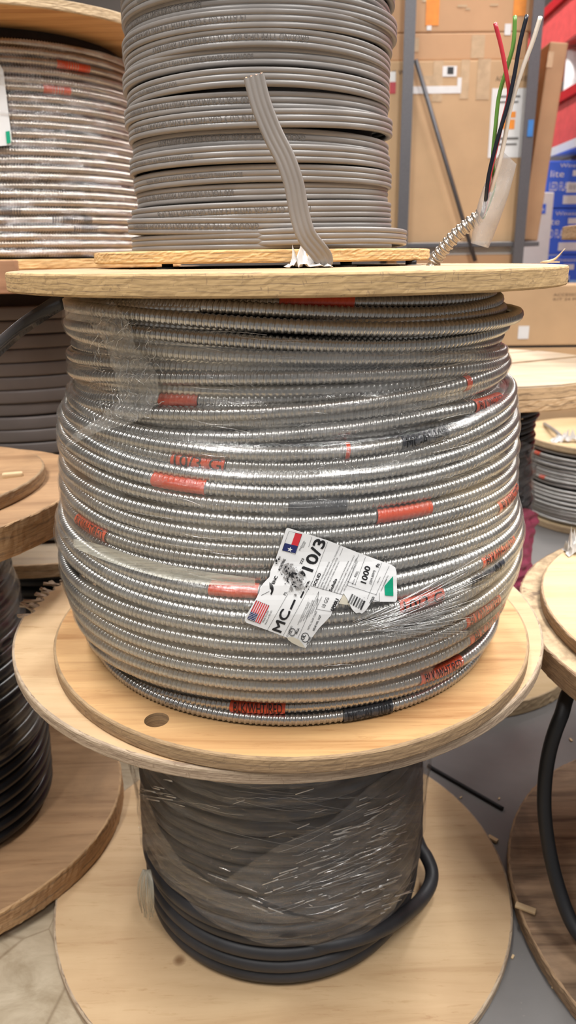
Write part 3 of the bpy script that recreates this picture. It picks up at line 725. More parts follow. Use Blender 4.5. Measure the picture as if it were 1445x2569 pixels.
# ------------------------------------------------------------------ armoured cable end with four conductors, on the top flange
cpts = [ypl(1084,672,-.005), ypl(1092,652,-.005), ypl(1110,628,-.01), ypl(1140,594,-.015), ypl(1172,566,-.02), ypl(1206,540,-.022)]
cpts[0][2] = ZT-.004
P = spline(cpts, 90)
end = corrugated('cable_end', None, None, None, .0078, M['armor_w'], main, 20, pitch=.0062, P=P, amp=1.7)
sub(end, MO); end['label'] = 'armored cable end rising from the top flange'
def wire(name, pts, mat, rad=.0021, Y=-.03, lab_=None):
    P = spline([ypl(x, y, Y + dy) for x, y, dy in pts], 40); mb = MB().tube([p - MO for p in P], rad, 10)
    o = mb.build(name, mat, end, True); o['label'] = lab_; 
    d = (P[-1]-P[-2]); d /= np.linalg.norm(d)
    MB().tube([P[-1]-MO-d*.001, P[-1]-MO+d*.0006], rad*.5, 8).build('wire_core', M['copper'], end, True)
wire('wire', [(1208,548,.012),(1220,505,.004),(1226,455,0),(1240,390,.004),(1258,315,.004),(1276,240,.002),(1271,190,0),(1258,120,0),(1242,58,0)], M['wire_red'], lab_='red insulated wire')
wire('wire', [(1210,548,.012),(1230,500,.006),(1240,460,.004),(1236,400,.006),(1244,310,.008),(1252,240,.008),(1272,170,.006),(1288,110,.004),(1292,40,.004)], M['wire_green'], lab_='green insulated wire')
wire('wire', [(1206,548,.010),(1218,505,.0),(1226,440,-.005),(1248,350,-.006),(1272,270,-.006),(1290,190,-.006),(1304,110,-.006),(1322,38,-.006)], M['wire_black'], lab_='black insulated wire')
wire('wire', [(1210,546,.012),(1228,490,.003),(1250,420,-.002),(1266,350,-.002),(1282,265,-.002),(1308,180,-.002),(1336,105,-.002),(1356,42,-.002)], M['wire_white'], .0023, lab_='white insulated wire')
# flattened clear plastic sleeve hanging on the armour
cen = [(1203,616,23),(1214,578,28),(1226,535,32),(1244,480,33),(1262,430,29),(1277,394,25)]
rings = []
C = spline([(x, y, w) for x, y, w in cen], 26)
for i, (x, y, w) in enumerate(C):
    t = C[min(i+1, 25)][:2] - C[max(i-1, 0)][:2]; t /= np.linalg.norm(t); n = np.array([-t[1], t[0]])
    ring = []
    for k in range(20):
        a = k*2*PI/20; q = math.cos(a); q = math.copysign(abs(q)**.8, q); dep = math.sin(a)*(.0125 if i < 9 else max(.0012, .0125*(1-(i-9)/11)))
        f = max(0, (i-20)/5)
        ring.append(ypl(x + n[0]*q*w - 4*f*q, y + n[1]*q*w + f*8*q, -.024 + dep) - MO)
    rings.append(ring)
V = np.array(rings); uv = np.stack(np.meshgrid(np.linspace(0, .12, 26), np.linspace(0, .1, 20), indexing='ij'), -1)
o = grid('plastic_sleeve', V, M['film_sleeve'], end, False, True, uv); o['label'] = 'flattened clear plastic sleeve'

# ================================================================== BLACK CABLE REEL UNDERNEATH
LC = (-.015, .058)
low = thing('cable_reel', 'wooden reel of thick dark rubber cable in streaky film, carrying the big silver reel', 'cable reel', (*LC, 0))
LO = np.array([*LC, 0.])
ZC1 = ZB-.018
SPL0, SPL1 = 2.80, 3.17
def spl(th, z):
    a = (th - (SPL0+SPL1)/2 + PI) % (2*PI) - PI
    return np.where(abs(a) < .2, -.008*np.abs(np.sin(a*60+1)) - .003, 0)
flange('top_flange', .358, ZC1-.0162, ZC1-.0002, [M['pale_face'], M['pale_edge']], low, 21, .0003, 460, spl)
flange('bottom_flange', .358, 0.0005, .0163, [M['pale_face'], M['pale_edge']], low, 22, .0003, 460)
drum('drum', .190, .016, ZC1-.016, low)
lp, lr, lz = winding(lambda t: .2005 - .003*t + .006*np.sin(t*5), .0275, ZC1-.03, .0222, .0016, .0010, 140, 9, slope=.002)
lowc = round_cable('rubber_cable', lp, lr, lz, .0108, M['rubber'], low, 14)
# an outer turn near the base, with the loose loop that springs out at the right
pp = np.linspace(-2.6, 2.2, 160)
# loose loop
_q = np.array([[.2045*math.sin(t) + LC[0], -.2045*math.cos(t) + LC[1], z] for t, z in ((1.95, .105), (1.75, .105))])
loop = [_q[0], _q[1], ypl(1052,2120,.05), ypl(1070,2150,.035), ypl(1083,2185,.02), ypl(1078,2222,.0), ypl(1052,2262,-.03), ypl(1010,2298,-.075), cyl(965,2326,.2155,*LC), cyl(900,2352,.2125,*LC), cyl(830,2368,.207,*LC), cyl(760,2374,.20,*LC)]
MB().tube([p - LO for p in spline(loop, 40)], .0105, 14).build('cable_loop', M['rubber'], low, True)['label'] = 'loose loop of rubber cable'
def Rlow(ph, z): 
    zz = np.asarray(z); return .2195 + .0055*np.clip((zz-.10)/.35, 0, 1) - .002*np.sin(zz*40) + .0009*np.cos(zz*2*PI/.0222)
def zlow(p): return float(np.interp(p, [-PI, -1.6, -1.25, -.8, -.4, 0, .35, .75, 1.1, 1.5, 2.2, PI], [.16, .20, .195, .155, .125, .108, .098, .092, .135, .18, .17, .16]))
sheet_rev('stretch_film', lambda P, Z: Rlow(P, Z), zlow, ZC1-.0165, M['film_low'], low, 360, 90, wr=.0011, seed=8)
def on_low(x, y, off):
    R = .222
    for _ in range(5):
        p = cyl(x, y, R, *LC); R = float(Rlow(0, p[2])) + off
    return cyl(x, y, R, *LC) - LO
# a second overlapping width of film, drawn diagonally across the front
poly_sheet('film_overlap', [(700,2120),(830,2060),(935,1965),(1000,1925),(1068,1925),(1062,2010),(1050,2110),(1030,2190),(990,2280),(940,2322),(860,2316),(740,2290),(640,2250),(560,2210),(620,2170)], M['film_low'], low, .003, 40, 40, .0004, on_low, seed=3)
poly_sheet('film_tail', [(335,1945),(355,1960),(400,2080),(460,2170),(560,2235),(700,2290),(820,2312),(700,2318),(560,2280),(460,2235),(390,2180),(352,2120)], M['film_low'], low, .004, 30, 30, .0006, on_low, seed=5)
mb = MB(); g = np.random.default_rng(31)
for k in range(46):
    x0, y0 = 640 + 330*g.uniform(), 2080+220*g.uniform(); Lx = g.uniform(40, 220)
    if x0+Lx > 1045: continue
    strand_glint(x0, y0, x0+Lx, y0-Lx*g.uniform(.2, .5), 6, g.uniform(.00012, .0003), .0045, 8, on_low)
for k in range(14):
    x0, y0 = 345 + 400*g.uniform(), 1960+150*g.uniform(); Lx = g.uniform(50, 260)
    strand_glint(x0, y0, x0+Lx, y0+Lx*g.uniform(.02, .22), 4, g.uniform(.0001, .00022), .003, 8, on_low)
for k in range(10): strand_glint(560+k*40, 2000, 610+k*40, 2000, 3, .0002, .003, 5, on_low)
for cx, cy, sx, sy, sl, n_ in ((860,2215,110,55,-.36,60),(905,2110,90,40,-.32,46),(520,2240,120,40,.42,34),(400,1985,60,18,.22,24),(980,2060,40,60,-.5,14)):
    for k in range(n_):                               # white dashes modelled as glints where the film is pulled tight
        x0, y0 = cx + g.normal(0, sx), cy + g.normal(0, sy); L_ = g.uniform(8, 55)
        if not 345 < x0 < 1010 or y0 < 1950 or y0 > min(2295, 2165 + (x0-370)*.42) or x0+L_ > 1040: continue
        strand_glint(x0, y0, x0+L_, y0+L_*(sl+g.normal(0, .04)), 0, g.uniform(.0003, .0009), .0042, 5, on_low, 6)
tag(mb.build('film_creases_glints', M['strand_glint'], low, True), kind='stuff')
mb = MB()
for k in range(16):                                   # frayed end of the gathered film hanging at the left
    dx = k-7.5
    pts = [on_low(368+dx*1.2, 2182, .010), on_low(366+dx*2.4+g.normal(0, 1), 2215, .016), on_low(366+dx*2.6+g.normal(0, 1), 2255, .018), on_low(370+dx*2.0+g.normal(0, 2), 2292+g.normal(0, 6), .014)]
    mb.tube(spline(pts, 10), .0009, 5)
mb.build('film_tassel', M['film_rope'], low, True)['label'] = 'frayed milky end of the film'
# torn veneer at the back-left of the rim
mb = MB()
for k in range(17):
    a = SPL0 + k*(SPL1-SPL0)/16 + g.normal(0, .004); r0 = .345; ln = abs(g.normal(.014, .006)) + .004; z = ZC1-.006 + g.normal(0, .003)
    d = np.array([math.cos(a+g.normal(0, .5)), math.sin(a+g.normal(0, .5)), g.uniform(-.1, .35)]); p = np.array([r0*math.cos(a), r0*math.sin(a), z])
    c = p + d*ln/2; b = bmesh.ops.create_cube(mb.bm, size=1, matrix=Matrix.Translation(c) @ Vector(d).to_track_quat('X', 'Z').to_matrix().to_4x4() @ Matrix.Diagonal((ln+.01, .004+abs(g.normal(0, .002)), .003, 1)))
mb.build('splinters', M['pale_edge'], low)

# ================================================================== GREY FLAT CABLE REEL ON TOP
GC = (-.0286, .13)
grey = thing('cable_reel', 'reel of grey flat sheathed cable standing on top of the big silver reel', 'cable reel', (*GC, ZT)); GO = np.array([*GC, ZT])
flange('bottom_flange', .214, .0055, .0188, [M['small_face'], M['small_edge']], grey, 31, .0007, 300)
flange('top_flange', .214, .385, .398, [M['small_face'], M['small_edge']], grey, 32, .0007, 200)
drum('drum', .138, .0188, .385, grey)
sec = flat_section(.0180, .0042, 3)
g = np.random.default_rng(15); turns = 20; npp = 130; q = np.linspace(0, turns, turns*npp); phi = -PI + q*2*PI; kn = np.arange(0, turns+.01, .25)
zk = np.array([.0188 + .0094 + .0176*(.75*math.floor(a) + .25*a) + g.normal(0, .0022) for a in kn]); rk = np.array([.1545 + (.013*math.exp(-a/1.1)) + g.normal(0, .0020) + (.0055 if (int(a*4)*7) % 11 < 3 else 0) for a in kn])
fr_ = np.clip((q - np.floor(q) - .80)/.20, 0, 1); base = .0188 + .0094 + .0176*(np.floor(q) + fr_)
z = base + np.interp(q, kn, g.normal(0, .0023, len(kn))) + .0045*np.sin(phi - .9)*np.interp(q, np.arange(turns+1), g.uniform(-.6, 1.4, turns+1))
z = np.maximum(z, .0188+.0092); r = np.interp(q, kn, rk)
sm = np.ones(17)/17; z = np.convolve(np.pad(z, 8, 'edge'), sm, 'valid'); r = np.convolve(np.pad(r, 8, 'edge'), sm, 'valid')
gc = flat_cable('flat_cable', phi, r, z, sec, M['grey'], grey)
# loose outer turn low on the right
q2 = np.linspace(-.2, 2.5, 90); r2 = .149 + .033*np.clip(np.sin((q2+.2)/2.7*PI), 0, 1)**.75; z2 = .0188 + .0125 + .002*np.sin(q2*2)
flat_cable('flat_cable_turn', q2, r2, z2, sec, M['grey'], grey)
# printed legend
LEG = ['SOUTHWIRE E29046 CR (UL) 14 AWG 3 CDR WITH 14 AWG', 'GROUND TYPE UF-B 600 VOLTS SUNLIGHT RESISTANT', '14 AWG CU 3 CDR WITH 14 AWG GROUND TYPE UF-B', '600 VOLTS SUNLIGHT RESISTANT 05 12 10 5005/BEER', 'SOUTHWIRE E29046 CR (UL) 14 AWG CU 3 CDR WITH']
for k in range(1, 17):
    bm, (a, b, c, d) = text2d(LEG[k % 5]); s = .0052/(d-c); q0 = k + .5 + g.uniform(-.20, -.12)
    if k in (5, 9, 13): q0 -= .05
    def fn(V, a=a, b=b, c=c, d=d, s=s, q0=q0):
        qq = q0 + (b - V[:, 0])*s*1.0/(2*PI*.162) ; ph = -PI + qq*2*PI     # the legend reads upside down on the reel
        rr = np.interp(qq, q, r) + .0046; zz = np.interp(qq, q, z) - (V[:, 1]-(c+d)/2)*s
        return np.stack([rr*np.sin(ph), -rr*np.cos(ph), zz], -1)
    mapped('cable_print', bm, fn, M['greyink'], gc)
# the free flat end standing up in front
ce = [(806,672,-.085),(812,652,-.088),(800,632,-.095),(768,590,-.10),(750,530,-.10),(738,465,-.10),(716,400,-.10),(684,335,-.10),(655,262,-.10),(637,192,-.10)]
P = spline([ypl(x, y, Y) for x, y, Y in ce], 60); P[0][2] = min(P[0][2], ZT+.002); sec2 = flat_section(.0200, .0036, 4, 26); V = []
for i, p in enumerate(P):
    t = P[min(i+1, 59)] - P[max(i-1, 0)]; t /= np.linalg.norm(t)
    tw = .9*math.exp(-i/6.) ; wdir = np.cross(np.array([0, 1., 0]), t); wdir /= np.linalg.norm(wdir)
    nrm = np.cross(t, wdir); w2 = wdir*math.cos(tw) + nrm*math.sin(tw); n2 = np.cross(t, w2)
    V.append([p - GO + w2*s[1] + n2*s[0] for s in sec2])
V = np.array(V); o = grid('cable_end', V, M['grey'], grey, False, True); o['label'] = 'free end of the grey flat cable'
bm = bmesh.new(); bm.faces.new([bm.verts.new(v) for v in V[-1]]); me = bpy.data.meshes.new('cut_face'); bm.to_mesh(me); bm.free(); link('cut_face', me, M['wire_white'], o)
tt = (P[-1]-P[-2])/np.linalg.norm(P[-1]-P[-2]); wd = np.cross(np.array([0, 1., 0]), tt)
for s in (-.0075, -.0025, .0025, .0075):
    MB().tube([P[-1]-GO+wd*s-tt*.002, P[-1]-GO+wd*s+tt*.0012], .0013, 8).build('conductor', M['copper'], o, True)
for x, y, Y in ((420, 664, .0), (868, 664, -.02), (1031, 660, .02)):
    p = ypl(x, y, Y) - GO; bo = MB().cylz((p[0], p[1], .0030), .0065, .005, 24).build('bolt_head', M['bolt'], grey, True); MB().cylz((p[0], p[1], .0006), .0125, .001, 28).build('washer', M['washer'], bo)

# torn plastic beside the hole and a splinter on the big flange
def crumple(name, pts, h, mat, seed, label_, cat, sub_=3):
    """a crushed scrap: a jagged sheet folded over itself"""
    g = np.random.default_rng(seed); n = 16; V = np.zeros((n, 7, 3))
    C = spline(pts, n)
    for i in range(n):
        for j in range(7):
            t = j/6-.5; V[i, j] = C[i] + np.array([g.normal(0, .0015), t*.03 + g.normal(0, .002), abs(g.normal(0, 1))*h*(1-abs(t)*1.3)*math.sin(PI*(i+.5)/n)])
    V[..., 2] = np.maximum(V[..., 2], C[0][2])
    o = grid(name, V, mat, None, smooth=False); md = o.modifiers.new('t', 'SOLIDIFY'); md.thickness = .0006
    put(o, C[n//2]); return tag(o, label_, cat)
zt = ZT + .0006
crumple('plastic_scrap', [ypl(720,674,-.08)*[1,1,0]+[0,0,zt], ypl(750,674,-.085)*[1,1,0]+[0,0,zt], ypl(830,674,-.08)*[1,1,0]+[0,0,zt]], .011, M['scrap'], 3, 'torn white plastic scrap beside the free end of the grey flat cable', 'scrap')
p = ypl(1385, 664, .02); sp = MB().tube(spline([[p[0]-.014, p[1], zt+.001], [p[0]+.002, p[1], zt+.004], [p[0]+.012, p[1]-.004, zt+.016]], 8), [.0006, .0012, .0014, .0014, .0012, .001, .0007, .0003], 5)
sp.box((p[0]-.004, p[1]-.006, zt+.0012), (.018, .010, .0016), .4)
tag(put(sp.build('wood_splinter', M['chip']), (p[0], p[1], zt)), 'loose wood splinter on the right rim of the big silver reel', 'splinter')

# ================================================================== LEFT: black cable reel with plank flanges
Gc = (-.592, .182); tilt = -.032
lk = thing('cable_reel', 'wooden reel of glossy black cable at the left, plywood disc on top', 'cable reel', (*Gc, .0096), rot=(0, tilt, 0))
flange('bottom_flange', .288, 0, .040, [M['brown_face'], M['brown_edge']], lk, 41, .0012, 300)
flange('top_flange', .293, .565, .612, [M['brown_face'], M['brown_edge']], lk, 42, .0012, 300)
flange('plywood_disc', .235, .6125, .632, [M['brown_face'], M['bot_edge']], lk, 43, .0006, 240)
drum('drum', .140, .04, .565, lk)
a_, b_, c_ = winding(lambda t: .1575 + .008*np.sin(PI*np.clip(t*1.4, 0, 1)) - .02*np.clip((t-.75)*4, 0, 1), .052, .555, .0225, .0012, .0009, 110, 17, slope=.004)
round_cable('black_cable', a_, b_, c_, .0112, M['blackpvc'], lk, 12)
sheet_rev('stretch_film', lambda P, Z: .1655 + .008*np.sin(PI*np.clip((Z-.05)*2.8, 0, 1)) + .003 - .02*np.clip((Z-.43)/.12, 0, 1), .20, .555, film('faint_dark_film', (.2, .19, .19), .02, 2, .3, .12, gl=1.6, bstr=.8), lk, 200, 50, wr=.0012)
pc = zpl(33, 1203, .643)
wc = MB(); wc.box((pc[0], pc[1], pc[2]+.006), (.030, .014, .010), .3, .003)
tag(put(wc.build('wood_chip', M['chip']), (pc[0], pc[1], pc[2])), 'wood chip lying on the plywood disc of the left black reel', 'wood chip')

# ================================================================== BACK LEFT: grey flat reel and wrapped armoured reel above
Fc = (-.55, .85)
bs = thing('cable_reel', 'low reel of black cable in the dark gap behind the left reel', 'cable reel', (*Fc, 0))
flange('bottom_flange', .34, 0.0005, .03, [M['brown_face'], M['brown_edge']], bs, 55, .001, 120)
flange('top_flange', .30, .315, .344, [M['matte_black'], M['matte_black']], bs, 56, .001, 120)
drum('drum', .22, .03, .315, bs)
a_, b_, c_ = winding(.25, .042, .305, .022, .0016, .0010, 80, 24)
round_cable('black_cable', a_, b_, c_, .011, M['matte_black'], bs, 10)
fr = thing('cable_reel', 'reel of wide taupe flat cable behind the big silver reel, at the left', 'cable reel', (*Fc, .3445)); FZ = .3445
flange('bottom_flange', .36, 0, .030, [M['fir_face'], M['fir_edge']], fr, 51, .001, 220)
flange('top_flange', .36, .905-FZ, .9395-FZ, [M['brown_face'], M['brown_edge']], fr, 52, .001, 220)
drum('drum', .22, .03, .905-FZ, fr)
a_, b_, c_ = winding(.243, .045, .890-FZ, .0272, .0016, .0010, 90, 23, slope=.006)
flat_cable('flat_cable', a_, b_, c_, flat_section(.0262, .0055, 1, 14), M['taupe'], fr)
MB().box((-.12, -.372, .929-FZ), (.40, .024, .056), 0, .002).build('end_block', M['red_timber'], fr)['label'] = 'reddish brown timber block on the rim'
Ec = (-.57, .885)
er = thing('cable_reel', 'film-wrapped reel of armored cable at the upper left, seen from below its top flange', 'cable reel', (*Ec, .940)); EO = np.array([*Ec, .940])
flange('bottom_flange', .33, 0, .0180, [M['bot_face'], M['small_edge']], er, 53, .001, 240)
flange('top_flange', .365, .417, .4345, [M['bot_face'], M['tan_edge']], er, 54, .0005, 300)
drum('drum', .225, .018, .417, er)
a_, b_, c_ = winding(lambda t: .252+.004*np.sin(t*9), .026, .406, .0150, .0014, .0010, 120, 29, slope=.002)
ec = corrugated('armored_cable', a_, b_, c_, .0069, M['armor_w'], er, 10, pitch=.0052, amp=1.7, coarse=True)
for k, (q0, w, kk) in enumerate([(24.52, .045, 'k'), (23.5, .035, 'k'), (20.5, .05, 'k'), (18.48, .035, 'k'), (22.62, .05, 'r'), (6.5, .05, 'k'), (5.52, .06, 'k'), (4.6, .055, 'k'), (3.62, .04, 'k'), (19.6, .04, 'r')]):
    qq = (a_+PI)/(2*PI); m = (qq > q0-w/2) & (qq < q0+w/2)
    if m.sum() > 3: corrugated('red_marker' if kk == 'r' else 'black_marker', a_[m], b_[m], c_[m], .0069, M['red_band' if kk == 'r' else 'black_band'], ec, 10, extra=.0006, pitch=.0046, coarse=True)
sheet_rev('stretch_film', lambda P, Z: .2650 + .0020*np.cos(Z*2*PI/.0150) + .002*np.sin(P*5+Z*20), .022, .392, M['film_far'], er, 300, 110, wr=.0016, seed=12)
def on_er(x, y, off):
    p = cyl(x, y, .268+off, *Ec); return p - EO
poly_sheet('label', [(-60,160),(-2,160),(8,175),(30,352),(26,364),(-60,372)], M['label'], er, .0, 8, 8, 0, on_er)['label'] = 'white label at the frame edge'
poly_sheet('green_block', [(14,330),(24,328),(27,358),(17,361)], M['lab_green'], er, .002, 3, 3, 0, on_er)['label'] = 'green block on the label'
# ================================================================== RIGHT: thick black cable reel
Hc = (.735, -.035)
rt = thing('cable_reel', 'weathered wooden reel at the right with thick black cable sagging in a loop', 'cable reel', (*Hc, 0)); HO = np.array([*Hc, 0.])
flange('bottom_flange', .3965, .0005, .024, [M['weath_face'], M['weath_edge']], rt, 61, .0012, 360)
tf = flange('top_flange', .382, .426, .462, [M['tan_edge'], M['weath_edge']], rt, 62, .0014, 300)
pd = flange('plywood_disc', .352, .4625, .4805, [M['tan_face'], M['weath_edge']], rt, 63, .0006, 300)
for o in (tf, pd): o.location = (-.018, .060, 0)
drum('drum', .13, .024, .426, rt)
a_, b_, c_ = winding(.20, .036, .41, .0225, .002, .001, 100, 33)
round_cable('black_cable', a_, b_, c_, .011, M['matte_black'], rt, 12)
lpz = [zpl(1456,1712,.392), zpl(1406,1800,.36), zpl(1375,1900,.30), zpl(1365,2010,.235), zpl(1376,2120,.17), zpl(1402,2230,.115), zpl(1440,2325,.078), zpl(1500,2395,.062), zpl(1565,2445,.05)]
lpz = [HO + [-.10, .175, .37], HO + [-.165, .115, .385], HO + [-.215, .055, .395]] + lpz + [HO + [-.13, -.18, .045], HO + [-.03, -.205, .042]]
MB().tube([p - HO for p in spline(lpz, 110)], .0098, 18).build('cable_loop', M['matte_black'], rt, True)['label'] = 'sagging loop of thick black cable'
pc = zpl(1318, 2282, .0245); o = MB().box((pc[0], pc[1], .0272), (.030, .010, .0045), -.5, .0015).build('wood_chip', M['chip']); tag(put(o, (pc[0], pc[1], .0245)), 'pale wood chip lying on the weathered base of the right reel', 'wood chip')

# ================================================================== RIGHT BACK: plank-top reel, pink wrap, small armoured reel, far reel
Kc = (.40, .80)
kr = thing('cable_reel', 'reel of black cable with pale plank top and pink film, behind the silver reel', 'cable reel', (*Kc, 0)); KO = np.array([*Kc, 0])
flange('bottom_flange', .315, .0005, .035, [M['tan_face'], M['tan_edge']], kr, 71, .0012, 240)
# top flange sawn from side-by-side planks with eased gaps
ang = math.radians(118); g = np.random.default_rng(3)
def plank_disc(r, z0, z1, wid):
    obs = []
    k0 = -r
    while k0 < r:
        k1 = min(k0+wid, r); xs = np.linspace(k0+.003, k1-.003, 9); h = np.sqrt(np.clip(r*r-xs**2, 0, None))
        top = [(x, -hh) for x, hh in zip(xs, h)] + [(x, hh) for x, hh in zip(xs[::-1], h[::-1])]
        mb = MB(); dz = g.normal(0, .0006)
        bt = [mb.bm.verts.new((x, y, z0)) for x, y in top]; tp = [mb.bm.verts.new((x, y, z1+dz)) for x, y in top]
        mb.bm.faces.new(bt[::-1]); ft = mb.bm.faces.new(tp)
        for a in range(len(top)):
            b = (a+1) % len(top); f = mb.bm.faces.new((bt[a], bt[b], tp[b], tp[a])); f.material_index = 1
        bmesh.ops.remove_doubles(mb.bm, verts=mb.bm.verts[:], dist=1e-5)
        bmesh.ops.bevel(mb.bm, geom=list(ft.edges) if ft.is_valid else [], offset=.003, segments=2, affect='EDGES')
        mb.bm.transform(Matrix.Rotation(ang, 4, 'Z'))
        obs.append(mb.build('plank', [M['fir_face'], M['fir_edge']], None)); k0 += wid
    return obs
pl = plank_disc(.330, .701, .724, .14)
for o in pl: o.parent = kr
flange('top_flange', .328, .676, .7005, [M['fir_face'], M['fir_edge']], kr, 72, .001, 240)
drum('drum', .13, .035, .676, kr)
a_, b_, c_ = winding(lambda t: .165 + .006*np.sin(t*14), .05, .668, .0125, .003, .0018, 90, 41, slope=.006)
round_cable('black_cable', a_, b_, c_, .0064, M['blackpvc'], kr, 8)
sheet_rev('pink_film', lambda P, Z: .186 + .003*np.sin(P*7+Z*30), .05, lambda p: .40 + .03*math.sin(p*3), M['film_pink'], kr, 160, 50, wr=.0035, seed=5)['label'] = 'pink film round the lower drum'
sheet_rev('stretch_film', lambda P, Z: .176 + .003*np.sin(P*9+Z*40), lambda p: .37, lambda p: .50+.08*math.sin(p*2+.6), film('smoky_film', (.3, .28, .3), .05, 2, .5, .35, gl=2.0, bstr=.9, bd=.004), kr, 160, 40, wr=.003, seed=6)

Lc = (1.19, 1.84)
sr = thing('cable_reel', 'small pale reel of thin armored cable on the floor behind the right reel', 'cable reel', (*Lc, 0)); SO = np.array([*Lc, 0])
flange('bottom_flange', .29, .0005, .025, [M['tan_face'], M['tan_edge']], sr, 81, .0008, 160)
flange('top_flange', .292, .296, .318, [M['tan_face'], M['tan_edge']], sr, 82, .0008, 200)
drum('drum', .24, .025, .296, sr)
a_, b_, c_ = winding(lambda t: .272 + .006*np.sin(t*8), .034, .288, .0145, .004, .002, 110, 47, slope=.006)
sc_ = corrugated('armored_cable', a_, b_, c_, .0066, M['armor'], sr, 8, pitch=.0068, coarse=True)
for q0, w in [(16.28, .03), (14.2, .035), (12.0, .03), (8.08, .03), (5.25, .03), (10.3, .02)]:
    qq = (a_+PI)/(2*PI); m = (qq > q0) & (qq < q0+w)
    if m.sum() > 2: corrugated('red_marker', a_[m], b_[m], c_[m], .0066, M['red_band'], sc_, 8, extra=.0008, coarse=True)
p0 = zpl(1376, 1068, .322)
MB().tube(spline([np.array(zpl(1366, 1064, .326))-SO, np.array(zpl(1385, 1076, .34))-SO, np.array(zpl(1400, 1088, .34))-SO, np.array(zpl(1410, 1100, .325))-SO], 20), .007, 10).build('cable_end', M['grey'], sr, True)['label'] = 'grey cable end on the top flange'
q = zpl(1425, 1108, .3185); crumple('plastic_scrap', [zpl(1382,1108,.3188), zpl(1425,1108,.3188), zpl(1470,1110,.3188)], .03, M['scrap'], 8, 'white plastic scrap on top of the small pale reel', 'scrap')
fr2 = thing('cable_reel', 'far reel whose wooden top rim pokes in at the right edge by blue cartons', 'cable reel', (.985, 1.0, 0))
flange('bottom_flange', .2, .0005, .03, [M['brown_face'], M['brown_edge']], fr2, 91, .001, 120)
flange('top_flange', .305, .990, 1.020, [M['weath_face'], M['weath_edge']], fr2, 92, .001, 240)
drum('drum', .09, .03, .99, fr2, M['taupe'])
crumple('plastic_scrap', [np.array(zpl(x, y, .4812)) for x, y in ((1418, 1388), (1440, 1381), (1472, 1374))], .03, M['scrap'], 18, 'crumpled grey-white film scrap on the back edge of the plywood disc of the right reel', 'scrap')

# floor scraps
a, b = zpl(1074, 1921, .0035), zpl(1262, 2029, .0035)
o = MB().tube([a+(b-a)*t for t in np.linspace(0, 1, 12)], .0036, 10).build('cable_offcut', M['matte_black'], None, True); tag(put(o, (a[0], a[1], 0)), 'thin straight black cable offcut on the grey floor right of the lower reel', 'cable offcut')
g = np.random.default_rng(77)
for x, y, s, txt in ((1236,2108,.018,'curled wood shaving on the floor by the rim of the pale lower base'),(1432,1858,.009,'small pale chip on the grey floor behind the black cable loop'),(1156,2002,.006,'tiny pale crumb on the floor left of the black cable offcut'),(1252,2005,.006,'tiny pale crumb on the floor at the tip of the black cable offcut'),(1286,2402,.007,'tiny pale crumb on the floor between the two round bases'),(1388,2474,.010,'small pale chip on the floor at the front rim of the weathered base')):
    p = zpl(x, y, 0); o = MB().box((p[0], p[1], s*.14+.0005), (s, s*.45, s*.28), g.uniform(0, 3), s*.06).build('wood_chip', M['chip']); tag(put(o, (p[0], p[1], 0)), txt, 'wood chip')

# ================================================================== SHELVING AND CARTONS
HD = 2.5                        # y of the shelf front (3.4 m from the camera)
def XZ(x, y, Y): p = ypl(x, y, Y); return p[0], p[2]
sh = thing('storage_rack', 'grey steel rack holding big cardboard cartons behind the reels', 'rack', (.78, HD+.3, 0)); RO = np.array([.78, HD+.3, 0])
xl, xr = XZ(1020, 300, HD)[0], XZ(1328, 300, HD)[0]
def bx(name, lo, hi, mat, parent, o, bev=.002, rz=0):
    lo, hi = np.array(lo, float), np.array(hi, float); return MB().box(tuple((lo+hi)/2 - o), tuple(hi-lo), rz, bev).build(name, mat, parent)
for x in (xl, xr):
    for y in (HD, HD+.6): 
        m_ = MB(); m_.box(tuple(np.array([x, y, 1.2])-RO), (.044, .006, 2.4)); m_.box(tuple(np.array([x+.019, y+.02, 1.2])-RO), (.006, .04, 2.4)); po = m_.build('post', M['steel_post'], sh)
        if x == xr and y == HD:
            zt_ = XZ(1335, 322, HD)[1]; MB().box(tuple(np.array([x+.006, y-.0045, zt_])-RO), (.022, .002, .062)).build('blue_tape', M['blue_tape'], po)['label'] = 'strip of blue tape'
zs = XZ(1150, 590, HD)[1]
for z in (zs-.03, .72, .25, 2.42): bx('shelf_board', (xl-.02, HD+.01, z-.018), (xr+(.09 if z == zs-.03 else .02), HD+.6, z), M['steel_post'], sh, RO)
p0, p1 = ypl(1043, 150, HD+.012), ypl(1192, 655, HD+.012)
MB().tube([p0-RO, p1-RO], .009, 4).build('brace', M['steel_post'], sh)
def carton(name, lo, hi, mat, label_, group=None, cat='carton', bev=.006):
    lo, hi = np.array(lo, float), np.array(hi, float); c = np.array([(lo[0]+hi[0])/2, (lo[1]+hi[1])/2, lo[2]])
    t = thing(name, label_, cat, c, group); bx('box_body', lo, hi, mat, t, c, bev); return t, c
def patch(name, parent, o, x0, y0, x1, y1, Y, mat, thick=.0016, skew=0):
    a, b = ypl(x0, y0, Y), ypl(x1, y1, Y)
    return MB().box(tuple(np.array([(a[0]+b[0])/2, Y-thick/2-.0002, (a[2]+b[2])/2])-o), (abs(b[0]-a[0]), thick, abs(a[2]-b[2]))).build(name, mat, parent)
def words(name, s, parent, o, x0, y0, x1, y1, Y, mat):
    bm, (a, b, c, d) = text2d(s); P0, P1 = ypl(x0, y1, Y), ypl(x1, y0, Y)
    return mapped(name, bm, lambda V: np.stack([P0[0] + (V[:, 0]-a)/(b-a)*(P1[0]-P0[0]), 0*V[:, 0]+Y, P0[2] + (V[:, 1]-c)/(d-c)*(P1[2]-P0[2])], -1) - o, mat, parent)
Yb = HD+.05
